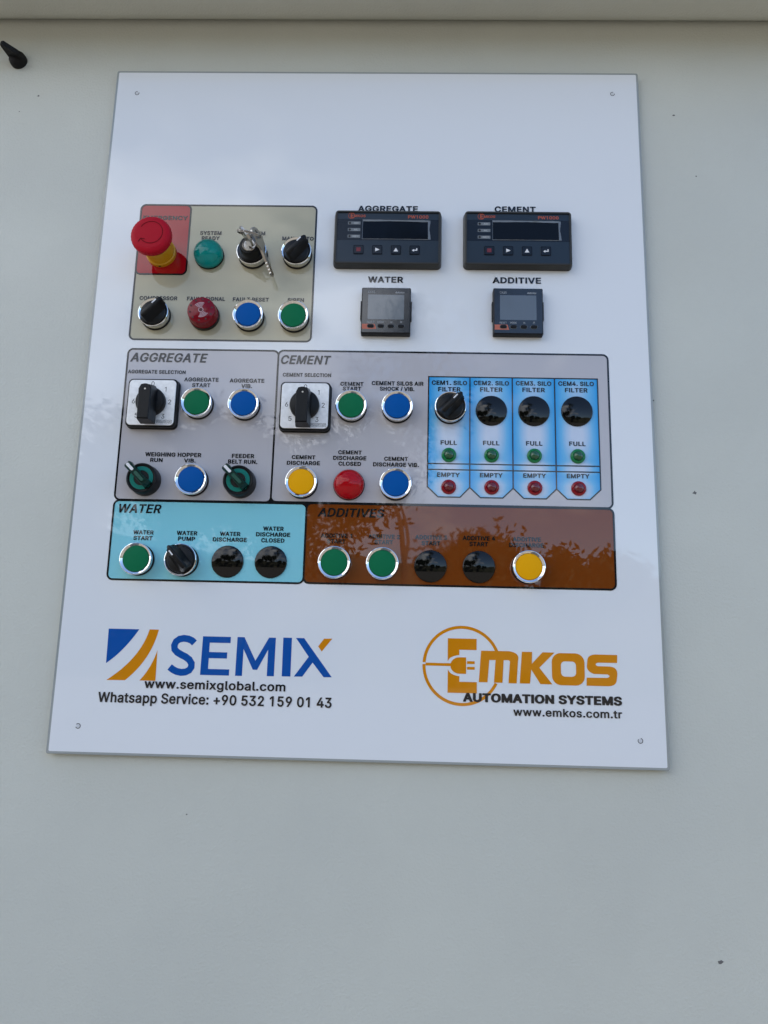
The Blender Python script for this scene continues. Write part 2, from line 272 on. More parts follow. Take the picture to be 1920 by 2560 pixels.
# ------------------------------------------------------------------ lettering (outlines of a plain grotesque, 509 units cap height)
FONT_DATA = """
k-~659~132,174 153,171 453,171 468,173 478,175 488,180 496,191 497,245 492,255 478,263 468,266 453,268 153,268 133,265 123,262 115,257 110,252 108,245 109,189 118,180
k.~304~95,-1 127,-4 147,-3 162,-1 182,4 210,19 222,30 232,47 234,60 232,75 222,90 208,103 182,116 157,122 132,125 97,122 67,113 48,103 35,92 24,75 22,60 24,47 33,29 50,17 67,7
k/~386~-2,-67 19,-69 104,-69 119,-66 129,-62 139,-51 359,505 359,513 353,520 344,526 329,530 314,531 229,530 209,525 196,515 -25,-41 -26,-49 -22,-57 -15,-62
k1~659~264,3 285,0 380,1 390,3 403,8 410,13 415,20 415,488 411,496 400,503 390,507 375,509 265,509 243,506 83,427 76,422 71,415 70,347 77,336 85,332 95,328 105,327 120,326 140,330 235,376 239,374 239,23 242,15 247,10
k2~659~65,3 86,0 526,0 541,2 549,5 559,10 564,15 566,23 566,78 560,86 546,94 536,96 521,97 296,97 290,99 396,174 490,248 528,286 550,326 556,362 553,387 541,415 525,438 501,459 471,478 436,494 391,506 351,512 301,515 251,512 201,504 166,493 136,480 103,460 75,435 57,410 47,382 44,349 49,341 56,337 76,331 91,330 176,330 191,332 201,336 210,341 214,347 221,379 237,400 256,411 271,415 286,418 301,419 326,416 341,413 354,407 372,395 377,387 383,374 384,362 383,349 375,329 363,314 339,291 46,76 41,66 41,20 48,10
k3~659~241,-4 294,-6 344,-4 394,4 439,15 479,32 513,52 535,72 557,100 567,125 571,153 569,181 557,209 538,234 509,259 474,279 434,294 377,307 534,429 542,436 543,444 542,492 531,502 519,506 509,508 89,509 74,507 64,503 54,497 50,492 49,431 57,421 69,415 79,413 94,412 306,411 170,305 165,295 166,247 174,235 184,230 194,227 209,226 269,226 302,224 324,221 344,216 370,204 383,191 395,168 395,140 390,128 381,118 359,103 334,95 309,92 274,92 240,97 229,101 217,107 207,115 200,123 186,153 179,158 164,164 149,166 49,165 34,162 25,158 19,153 14,145 20,113 34,87 54,64 81,44 114,26 154,13 199,2
k4~659~357,3 374,0 464,0 479,2 489,5 500,13 504,20 505,94 509,96 559,96 574,98 584,101 591,106 598,116 598,172 593,182 580,190 564,193 506,195 505,314 499,324 491,329 479,333 464,335 374,335 359,333 347,329 336,321 333,314 332,195 213,195 459,478 462,488 455,498 439,506 419,509 324,509 308,506 293,498 13,177 9,167 10,114 19,104 34,98 54,96 329,96 333,94 333,20 340,10
kA~695~1,3 21,0 116,0 131,2 147,8 158,18 216,129 426,129 485,18 496,7 511,2 526,0 626,0 636,1 649,5 658,10 663,15 665,23 663,30 413,493 401,502 386,507 371,509 261,509 251,507 240,503 231,498 227,493 -22,28 -23,20 -19,13 -12,8|266,227 316,328 321,333 374,228 371,227
kB~663~60,3 80,0 330,0 385,2 435,8 485,20 525,35 555,54 578,76 592,96 602,121 605,149 602,172 595,195 580,216 562,235 540,251 509,266 511,268 530,278 545,291 561,306 569,321 577,344 578,364 575,390 566,412 553,433 529,455 501,473 470,487 420,501 375,507 325,509 80,509 65,508 55,505 45,501 38,493 35,486 35,23 38,15 43,10|215,97 213,99 212,101 214,210 325,210 350,209 370,206 395,198 408,190 418,180 426,169 430,159 428,132 420,121 409,111 390,104 365,100 325,97|215,305 212,309 212,410 215,411 220,412 320,411 350,409 370,405 382,400 395,390 402,377 405,362 404,349 399,339 391,329 383,321 360,311 350,308 335,307 315,305
kC~735~316,-4 364,-6 399,-5 439,-1 509,15 544,28 598,57 624,78 642,97 658,118 670,140 679,168 676,176 669,183 659,187 644,191 544,191 529,189 514,184 506,178 489,146 474,130 459,119 434,107 419,102 394,96 374,94 359,94 329,96 299,102 275,110 254,121 229,140 210,163 196,188 187,219 183,254 187,290 195,320 211,348 229,368 252,386 275,398 304,408 329,413 359,415 389,413 424,406 447,396 472,381 482,370 497,350 506,330 517,322 534,318 549,317 644,317 664,323 672,327 678,335 678,343 669,368 658,391 643,411 621,434 598,451 573,467 539,483 509,494 474,503 434,510 359,515 289,511 229,499 174,482 123,454 81,421 51,388 28,350 14,302 9,254 14,206 27,161 51,120 86,82 124,54 174,27 234,8 289,-2
kD~725~60,3 80,0 295,0 370,3 435,15 498,33 550,58 590,88 623,124 646,164 659,207 664,253 659,304 645,349 622,387 593,420 553,450 500,476 440,494 375,505 300,509 75,509 55,505 46,501 40,496 35,486 35,23 38,15 43,10|215,97 213,99 212,101 212,410 215,411 290,412 335,409 370,404 405,392 425,382 446,367 465,344 478,319 487,288 490,255 487,223 478,192 466,167 446,144 425,128 400,116 365,105 330,100 285,97
kE~613~60,3 80,0 505,0 525,3 535,7 543,13 548,23 547,76 542,86 525,94 505,97 215,97 213,99 212,101 212,205 215,209 480,209 495,211 510,217 519,225 521,233 520,288 510,298 495,304 475,306 215,306 212,309 212,410 215,411 220,412 500,412 522,415 535,421 543,430 543,488 535,499 525,504 515,507 495,509 80,509 65,508 55,505 46,501 40,496 35,486 35,23 38,15 43,10
kF~601~60,3 80,0 175,0 196,5 205,10 210,15 212,23 213,200 215,201 465,201 480,203 490,206 505,215 509,223 508,278 501,288 485,296 465,299 215,299 212,301 212,410 215,411 220,412 495,412 517,415 530,421 539,430 539,486 537,493 533,498 515,506 495,509 80,509 65,508 55,505 46,501 40,496 35,486 35,23 38,15 43,10
kG~749~317,-4 359,-6 419,-3 474,5 531,21 577,42 615,67 648,100 668,130 680,163 685,204 685,259 677,269 659,277 639,279 369,278 359,276 347,272 340,267 335,259 334,204 337,196 342,191 352,186 374,181 506,181 500,161 488,143 474,128 454,115 434,105 415,100 389,95 359,94 329,96 304,100 279,109 253,123 229,140 210,163 196,188 187,219 183,254 187,290 195,320 211,348 231,370 250,386 274,398 304,408 329,413 354,415 389,413 421,406 445,396 468,381 489,358 507,330 519,323 534,319 549,318 634,318 649,319 669,325 675,330 680,338 679,345 671,368 659,390 643,411 620,434 600,449 574,465 539,482 510,492 474,503 434,509 399,513 359,515 289,511 227,499 173,482 120,454 82,424 52,391 28,350 13,302 9,257 13,206 27,161 51,120 84,83 124,53 174,27 229,9 289,-2
kH~745~60,3 80,0 175,0 196,5 205,10 210,15 212,23 212,207 213,210 215,211 475,211 480,210 480,23 485,13 500,4 510,1 525,0 620,0 635,3 650,11 655,16 657,23 657,486 655,493 651,498 635,506 615,509 520,509 500,505 491,501 484,496 480,486 480,311 475,309 215,309 212,311 212,486 208,496 200,502 190,506 170,509 75,509 55,505 42,498 38,493 35,486 35,23 38,15 43,10
kI~300~60,3 80,0 175,0 190,3 200,7 208,13 212,20 212,488 208,496 200,502 185,507 170,509 80,509 65,508 55,505 45,501 40,496 36,488 35,23 38,15 43,10
kK~678~60,3 80,0 175,0 195,5 208,13 212,23 212,167 260,202 465,7 480,2 495,0 605,0 625,3 640,11 647,23 642,33 378,283 640,476 645,483 643,493 635,501 623,506 600,509 485,509 470,507 458,503 215,326 212,329 212,486 208,496 200,502 190,506 170,509 75,509 55,505 42,498 38,493 35,486 35,23 38,15 43,10
kL~579~60,3 80,0 485,0 500,2 515,7 524,13 528,20 528,78 520,88 505,95 485,97 215,97 213,99 212,488 208,496 200,502 185,507 170,509 80,509 65,508 55,505 45,501 40,496 36,488 35,23 38,15 43,10
kM~894~60,3 80,0 170,0 192,5 200,10 206,15 208,23 208,233 210,237 341,15 346,10 355,5 365,2 380,0 460,0 480,3 496,10 502,18 625,231 630,230 630,228 630,23 633,15 638,10 647,5 660,1 670,0 770,0 785,4 799,10 804,15 806,23 806,486 800,497 785,505 765,509 635,509 615,506 600,498 594,491 425,193 420,188 248,491 242,498 225,506 205,509 75,509 60,507 45,501 38,493 35,486 35,23 38,15 43,10
kN~753~60,3 80,0 175,0 190,3 200,7 211,18 212,288 215,293 476,15 485,8 500,2 515,0 620,0 635,1 645,4 660,12 665,23 665,486 663,493 659,498 643,506 620,509 525,509 505,503 496,498 492,493 490,486 490,220 485,215 217,501 200,507 185,509 80,509 60,507 50,503 42,498 38,493 35,486 35,23 38,15 43,10
kO~766~316,-4 359,-6 419,-3 484,8 544,28 593,54 633,85 666,123 687,161 701,204 705,252 701,302 687,348 664,388 629,427 593,454 539,483 486,499 429,511 359,515 289,511 229,499 174,482 123,454 81,421 51,388 28,350 14,302 9,254 14,206 27,161 51,120 86,82 124,54 174,27 234,8 289,-2|339,95 329,95 304,100 275,110 251,123 230,140 209,163 195,188 187,219 183,254 187,290 195,320 209,345 232,370 254,388 279,400 304,408 329,413 359,415 389,413 413,408 435,401 464,386 486,368 504,348 519,320 529,290 531,254 529,219 519,188 503,161 484,138 463,123 439,110 414,101 384,95 359,94
kP~648~60,3 80,0 175,0 195,5 208,13 212,23 212,167 215,169 315,169 370,171 430,180 470,193 510,211 542,233 564,255 580,283 590,309 593,339 590,369 579,397 566,420 542,445 510,467 470,485 425,498 373,506 315,509 80,509 65,508 55,505 45,501 38,493 35,486 35,23 38,15 43,10|215,266 212,268 212,410 215,411 220,412 335,411 368,405 385,397 403,382 415,354 415,324 405,301 395,288 380,278 355,270 310,266
kR~654~60,3 80,0 175,0 195,5 208,13 212,23 212,177 215,180 301,180 431,15 436,10 445,5 455,2 470,0 580,0 602,5 610,10 616,15 619,23 616,30 478,202 480,205 510,219 541,238 564,261 580,286 590,314 593,344 590,372 581,400 565,425 540,450 510,469 475,485 425,499 375,506 320,509 80,509 65,508 55,505 45,501 38,493 35,486 35,23 38,15 43,10|215,278 212,281 212,410 215,411 220,412 335,411 375,404 395,393 404,384 416,359 415,326 406,306 397,296 375,285 360,281 340,279
kS~651~241,-6 301,-8 361,-6 416,3 456,13 494,27 531,48 557,70 578,96 589,123 592,149 590,171 581,194 571,212 555,227 514,255 486,268 441,283 371,298 301,311 249,323 224,333 205,346 200,364 202,376 206,385 220,399 235,407 250,412 266,415 301,418 331,415 351,412 376,403 390,394 400,384 408,361 412,356 421,350 436,346 451,344 546,345 566,349 579,359 582,366 578,391 566,418 545,442 519,462 486,480 446,496 401,507 351,513 306,515 261,514 211,508 161,495 126,482 87,462 61,442 40,417 28,389 25,361 31,328 49,298 81,271 121,250 171,234 229,219 311,204 375,189 399,179 414,166 418,149 417,139 409,126 392,111 377,103 361,97 326,91 301,90 261,93 231,100 216,107 203,116 195,123 183,154 178,159 171,164 156,169 141,170 46,170 26,166 11,158 6,149 11,121 25,93 45,68 71,47 106,27 147,12 196,0
kT~654~238,3 258,0 353,0 373,5 382,10 387,15 389,23 389,410 393,412 563,412 578,414 593,419 600,425 604,433 604,488 600,496 593,501 583,505 573,508 558,509 43,509 28,508 18,505 8,501 0,493 -2,486 -2,433 2,425 13,417 23,414 38,412 208,412 214,410 214,23 216,15 221,10
kU~745~284,-5 345,-7 405,-5 460,3 510,17 555,37 593,61 621,86 640,114 653,147 657,180 657,486 655,494 650,499 640,504 625,508 610,509 515,508 495,503 484,494 482,486 482,187 479,167 463,134 450,122 435,112 415,103 395,97 375,94 350,93 320,94 300,97 275,104 259,112 243,122 231,134 221,150 214,167 211,187 211,486 209,494 200,501 190,505 180,508 165,509 70,508 50,503 38,494 35,486 35,180 40,147 51,117 73,86 97,64 135,38 185,16 230,4
kV~695~253,3 271,0 381,0 401,5 415,15 664,481 665,488 661,496 651,503 636,508 621,509 521,509 501,504 488,496 326,179 321,174 157,491 151,498 136,506 121,509 21,509 6,508 -4,505 -14,501 -21,493 -23,488 -22,481 229,18 236,10
kW~971~187,3 206,0 311,0 331,3 341,7 348,13 456,278 461,281 569,13 576,7 586,3 606,0 716,0 731,3 746,9 754,18 942,483 941,493 936,498 926,504 916,507 901,509 801,509 781,505 767,496 661,218 656,223 553,491 547,498 539,503 526,507 511,509 406,509 386,506 376,501 369,496 261,220 256,222 151,496 136,505 126,507 111,509 16,509 1,507 -14,501 -23,491 -22,481 163,20 170,10
kX~687~4,3 24,0 124,0 139,2 154,7 162,13 283,129 314,161 319,163 472,13 484,5 494,2 509,0 614,0 634,3 649,11 654,16 656,23 651,33 421,261 421,263 640,478 643,486 640,493 632,501 620,506 599,509 499,509 484,507 469,502 460,496 319,356 180,496 169,503 159,507 144,509 34,509 14,505 1,498 -6,488 -5,481 -1,476 217,261 -18,30 -21,23 -18,15 -9,8
kY~684~251,3 271,0 366,0 387,5 396,10 402,15 404,23 404,207 652,478 655,488 651,496 641,502 626,507 611,509 506,509 491,507 476,501 316,324 163,496 152,503 141,507 126,509 16,509 1,507 -8,503 -21,493 -24,486 -19,476 227,207 227,20 235,10
k ~283~
b+~488~187,35 198,32 263,32 273,35 280,39 284,49 284,158 288,161 403,161 415,165 423,175 423,228 421,235 413,241 398,245 286,245 284,357 278,368 263,373 198,373 188,371 181,364 178,357 177,245 58,244 44,238 39,231 38,175 42,168 48,164 63,161 173,161 178,158 178,49 180,42
b.~218~72,0 97,-4 117,-2 132,3 152,17 165,38 167,66 159,84 150,94 137,105 117,112 92,115 66,108 47,97 33,80 29,70 27,56 28,42 34,28 47,14 62,3
b0~488~195,-3 230,-7 275,-2 315,10 350,30 376,53 399,85 415,120 427,158 435,204 437,253 435,302 428,347 415,389 396,428 372,459 347,480 315,499 275,511 235,515 190,511 150,500 115,480 87,456 65,426 47,389 35,351 27,302 25,253 27,207 34,162 47,120 63,85 87,53 115,28 150,9|225,81 215,82 200,87 185,97 170,113 160,130 149,155 141,183 135,256 142,326 149,354 160,379 170,396 187,414 205,424 215,427 230,429 250,427 265,421 275,414 292,396 303,379 313,354 321,326 327,253 321,183 303,130 289,109 279,99 265,88 250,82
b1~488~202,4 214,0 284,0 299,5 305,14 305,494 299,504 284,509 204,509 189,506 71,427 64,417 65,347 70,340 84,335 94,335 104,339 189,396 192,392 192,18 194,11
b2~488~51,4 66,0 396,0 411,3 419,11 421,18 420,74 415,81 406,85 396,87 201,88 292,175 362,249 393,291 408,329 413,364 411,389 402,417 391,438 374,459 351,479 326,495 296,506 266,512 231,515 196,513 158,504 131,493 108,480 87,462 67,438 54,413 46,385 43,354 50,343 61,339 131,338 146,343 153,350 158,385 171,406 191,421 216,428 231,429 251,426 276,416 291,403 297,392 301,378 302,364 301,350 295,329 269,291 43,67 42,14
b3~488~180,-3 221,-7 261,-4 296,3 326,13 356,30 381,49 399,71 413,95 422,127 425,151 423,179 413,207 400,232 381,254 356,274 326,289 291,300 276,302 272,305 402,442 403,494 396,504 386,508 71,509 56,505 49,498 47,438 51,430 61,424 71,422 246,422 251,421 138,302 136,246 146,235 156,232 206,231 231,230 251,226 271,219 291,205 301,192 311,165 310,134 307,123 298,109 281,94 256,84 236,81 206,81 177,88 156,101 143,116 133,148 121,155 111,157 41,157 27,151 21,141 25,113 36,85 51,61 70,42 96,24 121,13 156,2
b4~488~273,4 287,0 352,0 367,5 372,11 374,18 374,95 377,98 422,98 432,100 442,106 445,116 445,168 441,179 427,185 377,186 374,189 374,315 367,326 357,330 287,331 277,329 267,322 264,315 264,189 262,186 152,186 149,189 340,487 341,494 337,502 327,508 317,509 247,509 237,505 231,501 19,172 17,165 17,112 22,105 32,99 42,98 262,98 264,95 264,14
b5~488~184,-3 227,-6 262,-3 297,4 327,16 356,35 379,57 398,81 412,109 419,137 423,169 422,193 418,214 400,256 385,277 369,295 352,309 332,321 312,331 287,339 262,343 232,346 192,341 167,334 166,337 177,422 372,422 382,423 391,428 397,438 397,494 389,505 377,509 97,509 82,505 75,498 45,256 47,246 52,241 62,237 132,230 142,232 167,247 192,255 217,258 237,257 252,254 267,247 286,232 299,214 309,186 310,169 309,151 304,134 297,120 277,97 262,88 242,81 227,80 207,82 192,86 182,92 168,102 156,116 144,148 132,154 57,155 46,151 39,144 37,137 40,113 50,88 65,64 81,46 103,28 127,14 157,3
b9~488~118,4 131,0 206,0 216,2 223,7 369,203 390,238 403,263 413,291 421,340 419,371 411,403 396,430 381,452 359,473 333,490 301,504 266,512 231,516 196,513 161,505 131,491 106,476 84,455 65,431 51,403 43,375 41,347 43,315 51,285 62,263 77,242 101,219 131,201 156,191 186,184 226,182 227,179 111,25 109,14|216,262 191,271 171,287 164,298 153,329 153,361 158,378 164,392 171,403 183,413 206,426 216,429 241,429 256,426 271,419 290,403 297,392 304,378 309,361 308,326 305,312 297,298 290,287 280,277 256,264 231,261
b:~218~72,0 97,-4 117,-2 132,3 152,17 165,38 167,66 159,84 150,94 137,105 117,112 92,115 66,108 47,97 33,80 29,70 27,56 28,42 34,28 47,14 62,3|75,255 97,253 112,254 132,261 151,273 166,297 167,325 152,350 132,364 117,369 102,371 77,369 57,361 46,353 36,343 28,325 28,297 35,283 48,269
bA~516~2,4 17,0 87,0 97,2 106,7 155,130 157,132 162,133 332,132 379,14 387,4 402,0 472,0 487,4 494,11 495,21 306,494 302,501 292,507 282,509 202,509 188,504 182,497 -7,21 -6,11|192,219 190,221 191,224 242,365 247,356 298,221
bB~491~47,4 62,0 252,0 292,2 327,8 362,19 392,34 414,53 430,74 441,95 448,119 450,147 448,168 443,193 432,214 417,233 402,247 371,266 396,284 418,312 429,347 430,368 427,392 421,413 412,434 392,459 376,473 352,488 317,501 282,507 247,509 62,509 47,506 38,497 37,18 39,11|152,87 152,215 157,216 247,216 267,214 287,211 310,200 327,182 333,172 337,158 335,126 330,116 317,102 302,94 277,89 247,87|152,301 152,421 247,422 272,419 287,415 297,409 311,392 319,364 318,350 314,340 305,326 294,315 272,304 252,301
bC~546~231,-3 272,-7 302,-5 327,-2 382,14 407,27 447,56 467,78 491,116 506,165 502,176 497,180 487,183 417,183 407,182 401,179 394,172 381,141 359,113 327,93 302,86 287,84 272,83 247,86 222,92 202,102 187,113 163,137 150,158 140,183 132,218 129,253 132,291 139,323 150,351 166,375 183,393 202,407 224,417 247,423 272,426 302,423 323,417 337,411 366,389 383,365 396,333 407,326 417,325 487,325 499,330 506,340 492,389 479,414 462,437 447,453 427,469 402,485 382,494 357,503 327,511 272,516 222,511 182,501 142,484 102,456 77,430 49,389 31,351 21,305 17,256 21,204 31,158 48,120 74,81 102,53 137,28 182,7
bD~538~47,4 62,0 227,0 277,3 327,14 372,32 409,56 441,88 464,123 482,165 491,207 495,252 491,305 481,350 464,389 443,420 412,452 375,476 332,494 282,505 227,509 57,509 45,504 38,497 37,18 39,11|152,87 152,420 157,422 222,422 257,420 287,413 312,403 333,389 347,374 363,350 374,322 381,287 383,256 381,221 374,189 364,161 350,140 332,121 307,105 282,95 252,89 217,87
bE~453~47,4 62,0 382,0 397,4 405,11 406,18 406,74 401,81 392,85 382,87 152,88 152,214 362,214 377,218 384,224 386,231 386,287 381,294 372,299 362,301 152,301 152,420 157,422 377,422 392,425 400,431 403,438 403,494 397,503 388,508 377,509 62,509 52,508 41,501 37,490 37,18 39,11
bG~556~231,-3 277,-6 322,-3 362,7 397,20 432,41 461,67 484,99 499,130 508,162 511,200 511,260 506,267 497,271 487,273 282,272 270,267 265,256 265,200 272,191 287,186 397,185 392,158 382,139 371,123 356,109 333,95 317,89 297,85 272,83 247,86 227,90 207,99 183,116 166,134 150,158 138,190 132,218 129,253 132,291 139,323 152,354 167,377 182,393 202,407 224,417 247,423 272,426 302,423 332,413 357,395 374,375 394,337 402,329 417,326 487,326 502,332 507,340 500,372 481,410 463,435 429,466 407,481 357,503 327,510 272,516 222,511 177,500 137,482 100,456 72,425 48,389 31,351 20,302 17,253 20,204 31,158 48,120 70,85 102,52 137,27 177,9
bH~553~47,4 62,0 132,0 142,4 150,11 152,18 152,214 152,215 157,217 372,217 376,214 376,18 378,11 387,3 402,0 467,0 477,2 487,9 490,18 490,490 487,501 477,507 467,509 397,509 383,504 377,497 376,308 375,305 372,304 152,304 150,497 142,505 127,509 57,509 47,506 41,501 37,490 37,18 39,11
bI~215~47,4 62,0 132,0 142,4 151,14 151,494 144,504 132,509 57,509 45,504 37,494 37,18 39,11
bK~502~47,4 62,0 132,0 142,4 150,11 152,18 152,168 197,212 202,210 362,5 377,0 457,0 467,1 477,7 482,14 479,25 277,284 278,287 477,483 481,490 480,497 473,504 467,507 457,509 372,509 362,508 355,504 152,303 150,497 142,505 127,509 57,509 47,506 41,501 37,490 37,18 39,11
bM~667~47,4 62,0 127,0 142,6 148,14 148,270 152,280 269,11 277,4 287,0 347,0 362,3 371,11 487,282 490,273 490,18 492,11 500,4 512,0 582,0 592,3 599,7 603,18 603,490 600,501 592,506 577,509 482,509 472,506 465,501 336,196 322,159 317,166 176,501 167,507 152,509 57,509 42,502 38,497 37,490 37,18 39,11
bN~559~47,4 62,0 132,0 142,4 151,14 150,326 152,329 375,7 382,2 392,0 472,0 482,2 492,8 496,18 496,490 493,501 482,507 472,509 402,509 390,504 384,497 382,180 157,503 142,509 62,509 52,508 41,501 37,490 37,18 39,11
bO~570~231,-3 277,-6 322,-2 362,7 407,27 439,49 471,81 496,120 513,162 524,207 527,253 524,302 514,347 496,389 472,426 442,456 403,484 367,499 322,511 272,516 222,511 182,501 142,484 102,456 77,430 49,389 31,351 21,305 17,256 21,204 31,158 48,120 74,81 102,53 137,28 182,7|252,84 227,90 202,102 182,116 164,137 150,158 138,186 132,218 129,256 132,291 139,323 150,351 166,375 182,393 207,410 227,418 247,423 272,426 297,423 317,419 337,410 362,393 381,372 394,351 404,326 413,291 415,253 413,218 405,186 394,158 379,134 362,116 342,102 317,90 297,85 272,83
bP~480~47,4 62,0 132,0 142,4 150,11 152,18 152,173 277,176 322,184 352,196 381,214 403,235 421,259 431,284 439,312 441,343 439,371 431,399 421,424 402,448 379,469 352,485 317,499 282,506 242,509 62,509 47,506 38,497 37,18 39,11|152,261 152,421 257,421 287,414 302,404 315,389 326,357 326,326 323,312 317,298 307,284 300,277 287,269 277,265 257,261 232,260 157,260
bR~484~47,4 62,0 132,0 142,4 150,11 152,18 152,182 157,185 232,185 237,182 338,11 346,4 357,0 437,0 451,4 459,11 461,18 458,25 351,203 382,223 404,242 419,263 431,287 439,315 441,347 439,375 433,399 420,427 402,452 382,469 354,487 317,500 282,506 242,509 62,509 47,506 38,497 37,18 39,11|152,273 152,421 257,421 292,413 311,399 317,390 327,361 327,329 319,305 311,294 302,287 290,280 277,276 262,273 237,272
bS~482~179,-5 230,-8 270,-6 310,1 345,14 370,27 397,48 415,69 430,93 438,121 439,167 432,191 425,209 414,223 385,250 365,262 330,278 225,306 185,319 162,331 145,349 142,366 143,380 147,391 160,407 170,414 185,421 200,425 230,429 255,426 270,422 292,412 305,401 315,387 322,363 335,354 410,353 422,356 431,363 433,370 430,394 421,419 406,443 386,464 362,482 335,496 305,507 265,514 225,515 195,513 165,508 130,497 100,482 75,464 56,443 40,419 31,391 29,363 34,331 46,303 70,275 100,255 135,239 180,224 240,209 290,194 312,181 324,167 328,149 327,135 322,121 314,111 303,100 280,88 245,80 225,80 200,82 180,87 165,94 144,111 135,128 127,153 115,160 35,161 25,158 18,153 15,146 19,118 29,90 44,65 63,44 90,25 120,10 150,0
bT~484~182,4 194,0 264,0 279,5 286,14 286,420 289,422 429,422 443,427 449,438 449,494 444,503 434,508 34,509 19,506 10,497 9,438 12,431 19,425 34,422 169,422 173,420 173,18 175,11
bV~516~194,4 207,0 287,0 298,4 306,11 495,487 495,497 489,504 482,507 472,509 402,509 392,507 382,501 247,144 242,150 106,501 97,507 87,509 17,509 2,506 -7,497 -6,487 184,14
bW~726~144,4 157,0 237,0 249,4 257,11 347,313 352,313 442,11 450,4 462,0 542,0 552,2 560,7 564,14 706,487 706,497 697,506 682,509 612,509 599,504 592,498 502,176 412,494 404,504 397,508 387,509 312,509 297,505 289,497 197,176 106,497 100,504 87,509 12,509 -3,502 -8,494 -7,487 134,14
bX~509~4,4 19,0 94,0 109,5 207,130 239,176 244,175 279,126 367,11 374,4 389,0 464,0 474,1 485,7 489,14 486,25 308,263 475,483 479,494 475,501 469,506 454,509 379,509 364,504 284,399 244,344 239,346 123,504 109,509 29,509 19,507 9,501 6,494 9,483 177,259 -3,25 -5,14
ba~423~127,-5 162,-8 207,-4 232,3 257,16 267,4 282,0 347,0 362,6 367,13 368,251 365,279 360,300 349,324 340,338 323,356 287,377 247,387 202,392 172,391 127,383 102,374 80,363 62,350 47,336 31,317 19,293 20,282 27,275 102,256 112,257 120,261 134,282 152,297 167,304 187,308 212,308 232,303 246,293 254,279 257,258 256,251 252,248 122,230 82,218 52,203 37,191 22,174 15,160 9,139 7,118 9,93 15,72 28,51 42,34 62,18 87,6 108,-1|152,78 132,86 120,100 119,125 127,139 147,150 182,157 257,167 257,146 253,125 246,111 231,93 217,85 197,78 172,76
bb~458~196,-4 230,-7 265,-6 305,5 335,19 360,37 384,63 400,91 412,122 420,157 422,192 420,227 413,262 399,297 381,325 361,346 339,364 305,381 270,390 235,392 210,391 180,386 160,379 145,369 141,371 140,493 137,500 130,506 120,509 50,509 37,504 30,493 31,14 35,7 50,0 115,0 125,2 133,7 140,19 165,5|205,80 193,84 172,98 160,112 151,129 141,168 140,217 144,238 151,259 158,273 170,287 180,295 195,303 210,307 225,308 245,306 259,301 279,287 291,273 306,234 310,213 310,171 300,133 291,115 280,101 265,89 250,82 225,78
bc~430~171,-4 211,-7 251,-5 276,0 311,14 331,26 358,49 380,77 394,112 391,121 381,127 316,142 306,143 296,140 291,136 276,108 259,91 236,81 211,77 191,80 176,84 156,98 142,115 133,133 128,150 122,189 124,213 134,255 152,283 166,295 181,303 196,307 211,308 241,303 260,294 274,280 290,252 296,248 306,245 316,245 381,261 389,266 393,273 392,280 378,311 356,339 341,352 324,364 291,379 271,385 231,392 176,390 137,381 106,367 77,346 52,322 34,294 21,262 14,227 11,189 14,154 21,122 35,91 51,65 76,39 106,18 136,5
bd~458~158,-4 196,-7 226,-6 253,0 271,7 291,18 294,17 301,6 316,0 386,1 396,4 403,14 403,493 397,504 386,508 316,509 306,507 296,500 293,493 293,371 291,368 266,381 251,386 226,391 201,392 166,390 131,382 100,367 72,346 51,324 32,294 21,266 13,231 11,192 13,157 19,126 33,91 50,63 76,35 101,17 131,4|191,79 177,84 165,91 153,101 142,115 128,150 122,192 124,213 133,255 151,283 176,302 191,306 211,308 226,307 249,297 263,287 274,273 282,259 289,238 294,196 292,171 282,129 273,112 262,98 241,84 226,79 211,78
be~438~174,-4 216,-7 246,-6 276,-1 302,7 341,28 363,45 387,77 396,101 392,112 381,118 321,131 306,131 294,126 278,101 261,87 241,79 216,77 186,81 169,87 146,106 135,122 127,140 126,158 381,158 396,163 402,171 401,231 396,259 376,308 363,325 341,349 326,360 306,372 281,382 261,387 231,391 206,392 171,390 136,381 101,364 76,346 52,322 34,294 22,262 13,227 11,189 14,154 21,122 35,91 51,65 76,39 106,18 136,5|131,240 126,241 133,262 152,287 166,297 181,304 211,308 226,307 241,303 252,297 261,290 281,262 287,241
bg~460~167,-138 211,-141 246,-139 276,-134 311,-124 336,-112 359,-95 379,-74 393,-50 401,-22 403,10 403,370 399,381 386,387 311,386 300,381 295,370 291,369 266,381 251,386 226,391 201,392 166,390 131,381 99,367 71,344 50,321 34,297 22,269 13,234 11,195 13,160 20,129 34,94 52,69 71,48 101,29 126,17 166,7 201,5 226,6 251,11 271,18 291,28 292,27 293,13 290,-11 283,-29 267,-43 256,-49 236,-55 196,-56 181,-54 167,-50 145,-36 121,-10 106,-5 91,-7 41,-33 31,-39 28,-50 38,-67 64,-95 81,-108 102,-120 126,-129 151,-135|196,90 178,94 166,100 155,108 142,122 128,153 122,199 127,237 135,258 144,276 161,293 176,302 191,306 211,308 231,305 251,297 265,286 276,272 289,241 293,220 293,174 290,153 283,136 263,108 255,101 240,94 211,89
bh~444~39,4 55,0 120,0 131,4 139,11 140,18 142,249 150,273 165,291 190,304 210,307 233,305 250,298 259,291 267,280 275,259 278,235 278,18 280,11 287,4 300,0 365,0 380,4 388,14 388,242 386,270 381,298 370,322 351,347 337,361 320,372 290,384 265,390 230,392 200,390 170,382 145,370 141,371 140,494 133,504 120,509 50,509 38,504 30,494 30,18 32,11
bi~196~40,4 53,0 118,0 133,5 140,14 140,371 138,378 133,383 118,388 48,387 38,383 31,375 30,18 32,11|63,417 88,414 103,415 118,420 133,430 141,438 151,455 151,480 143,497 133,507 120,515 103,521 88,523 63,519 40,508 26,494 20,480 18,466 21,452 27,441 47,424
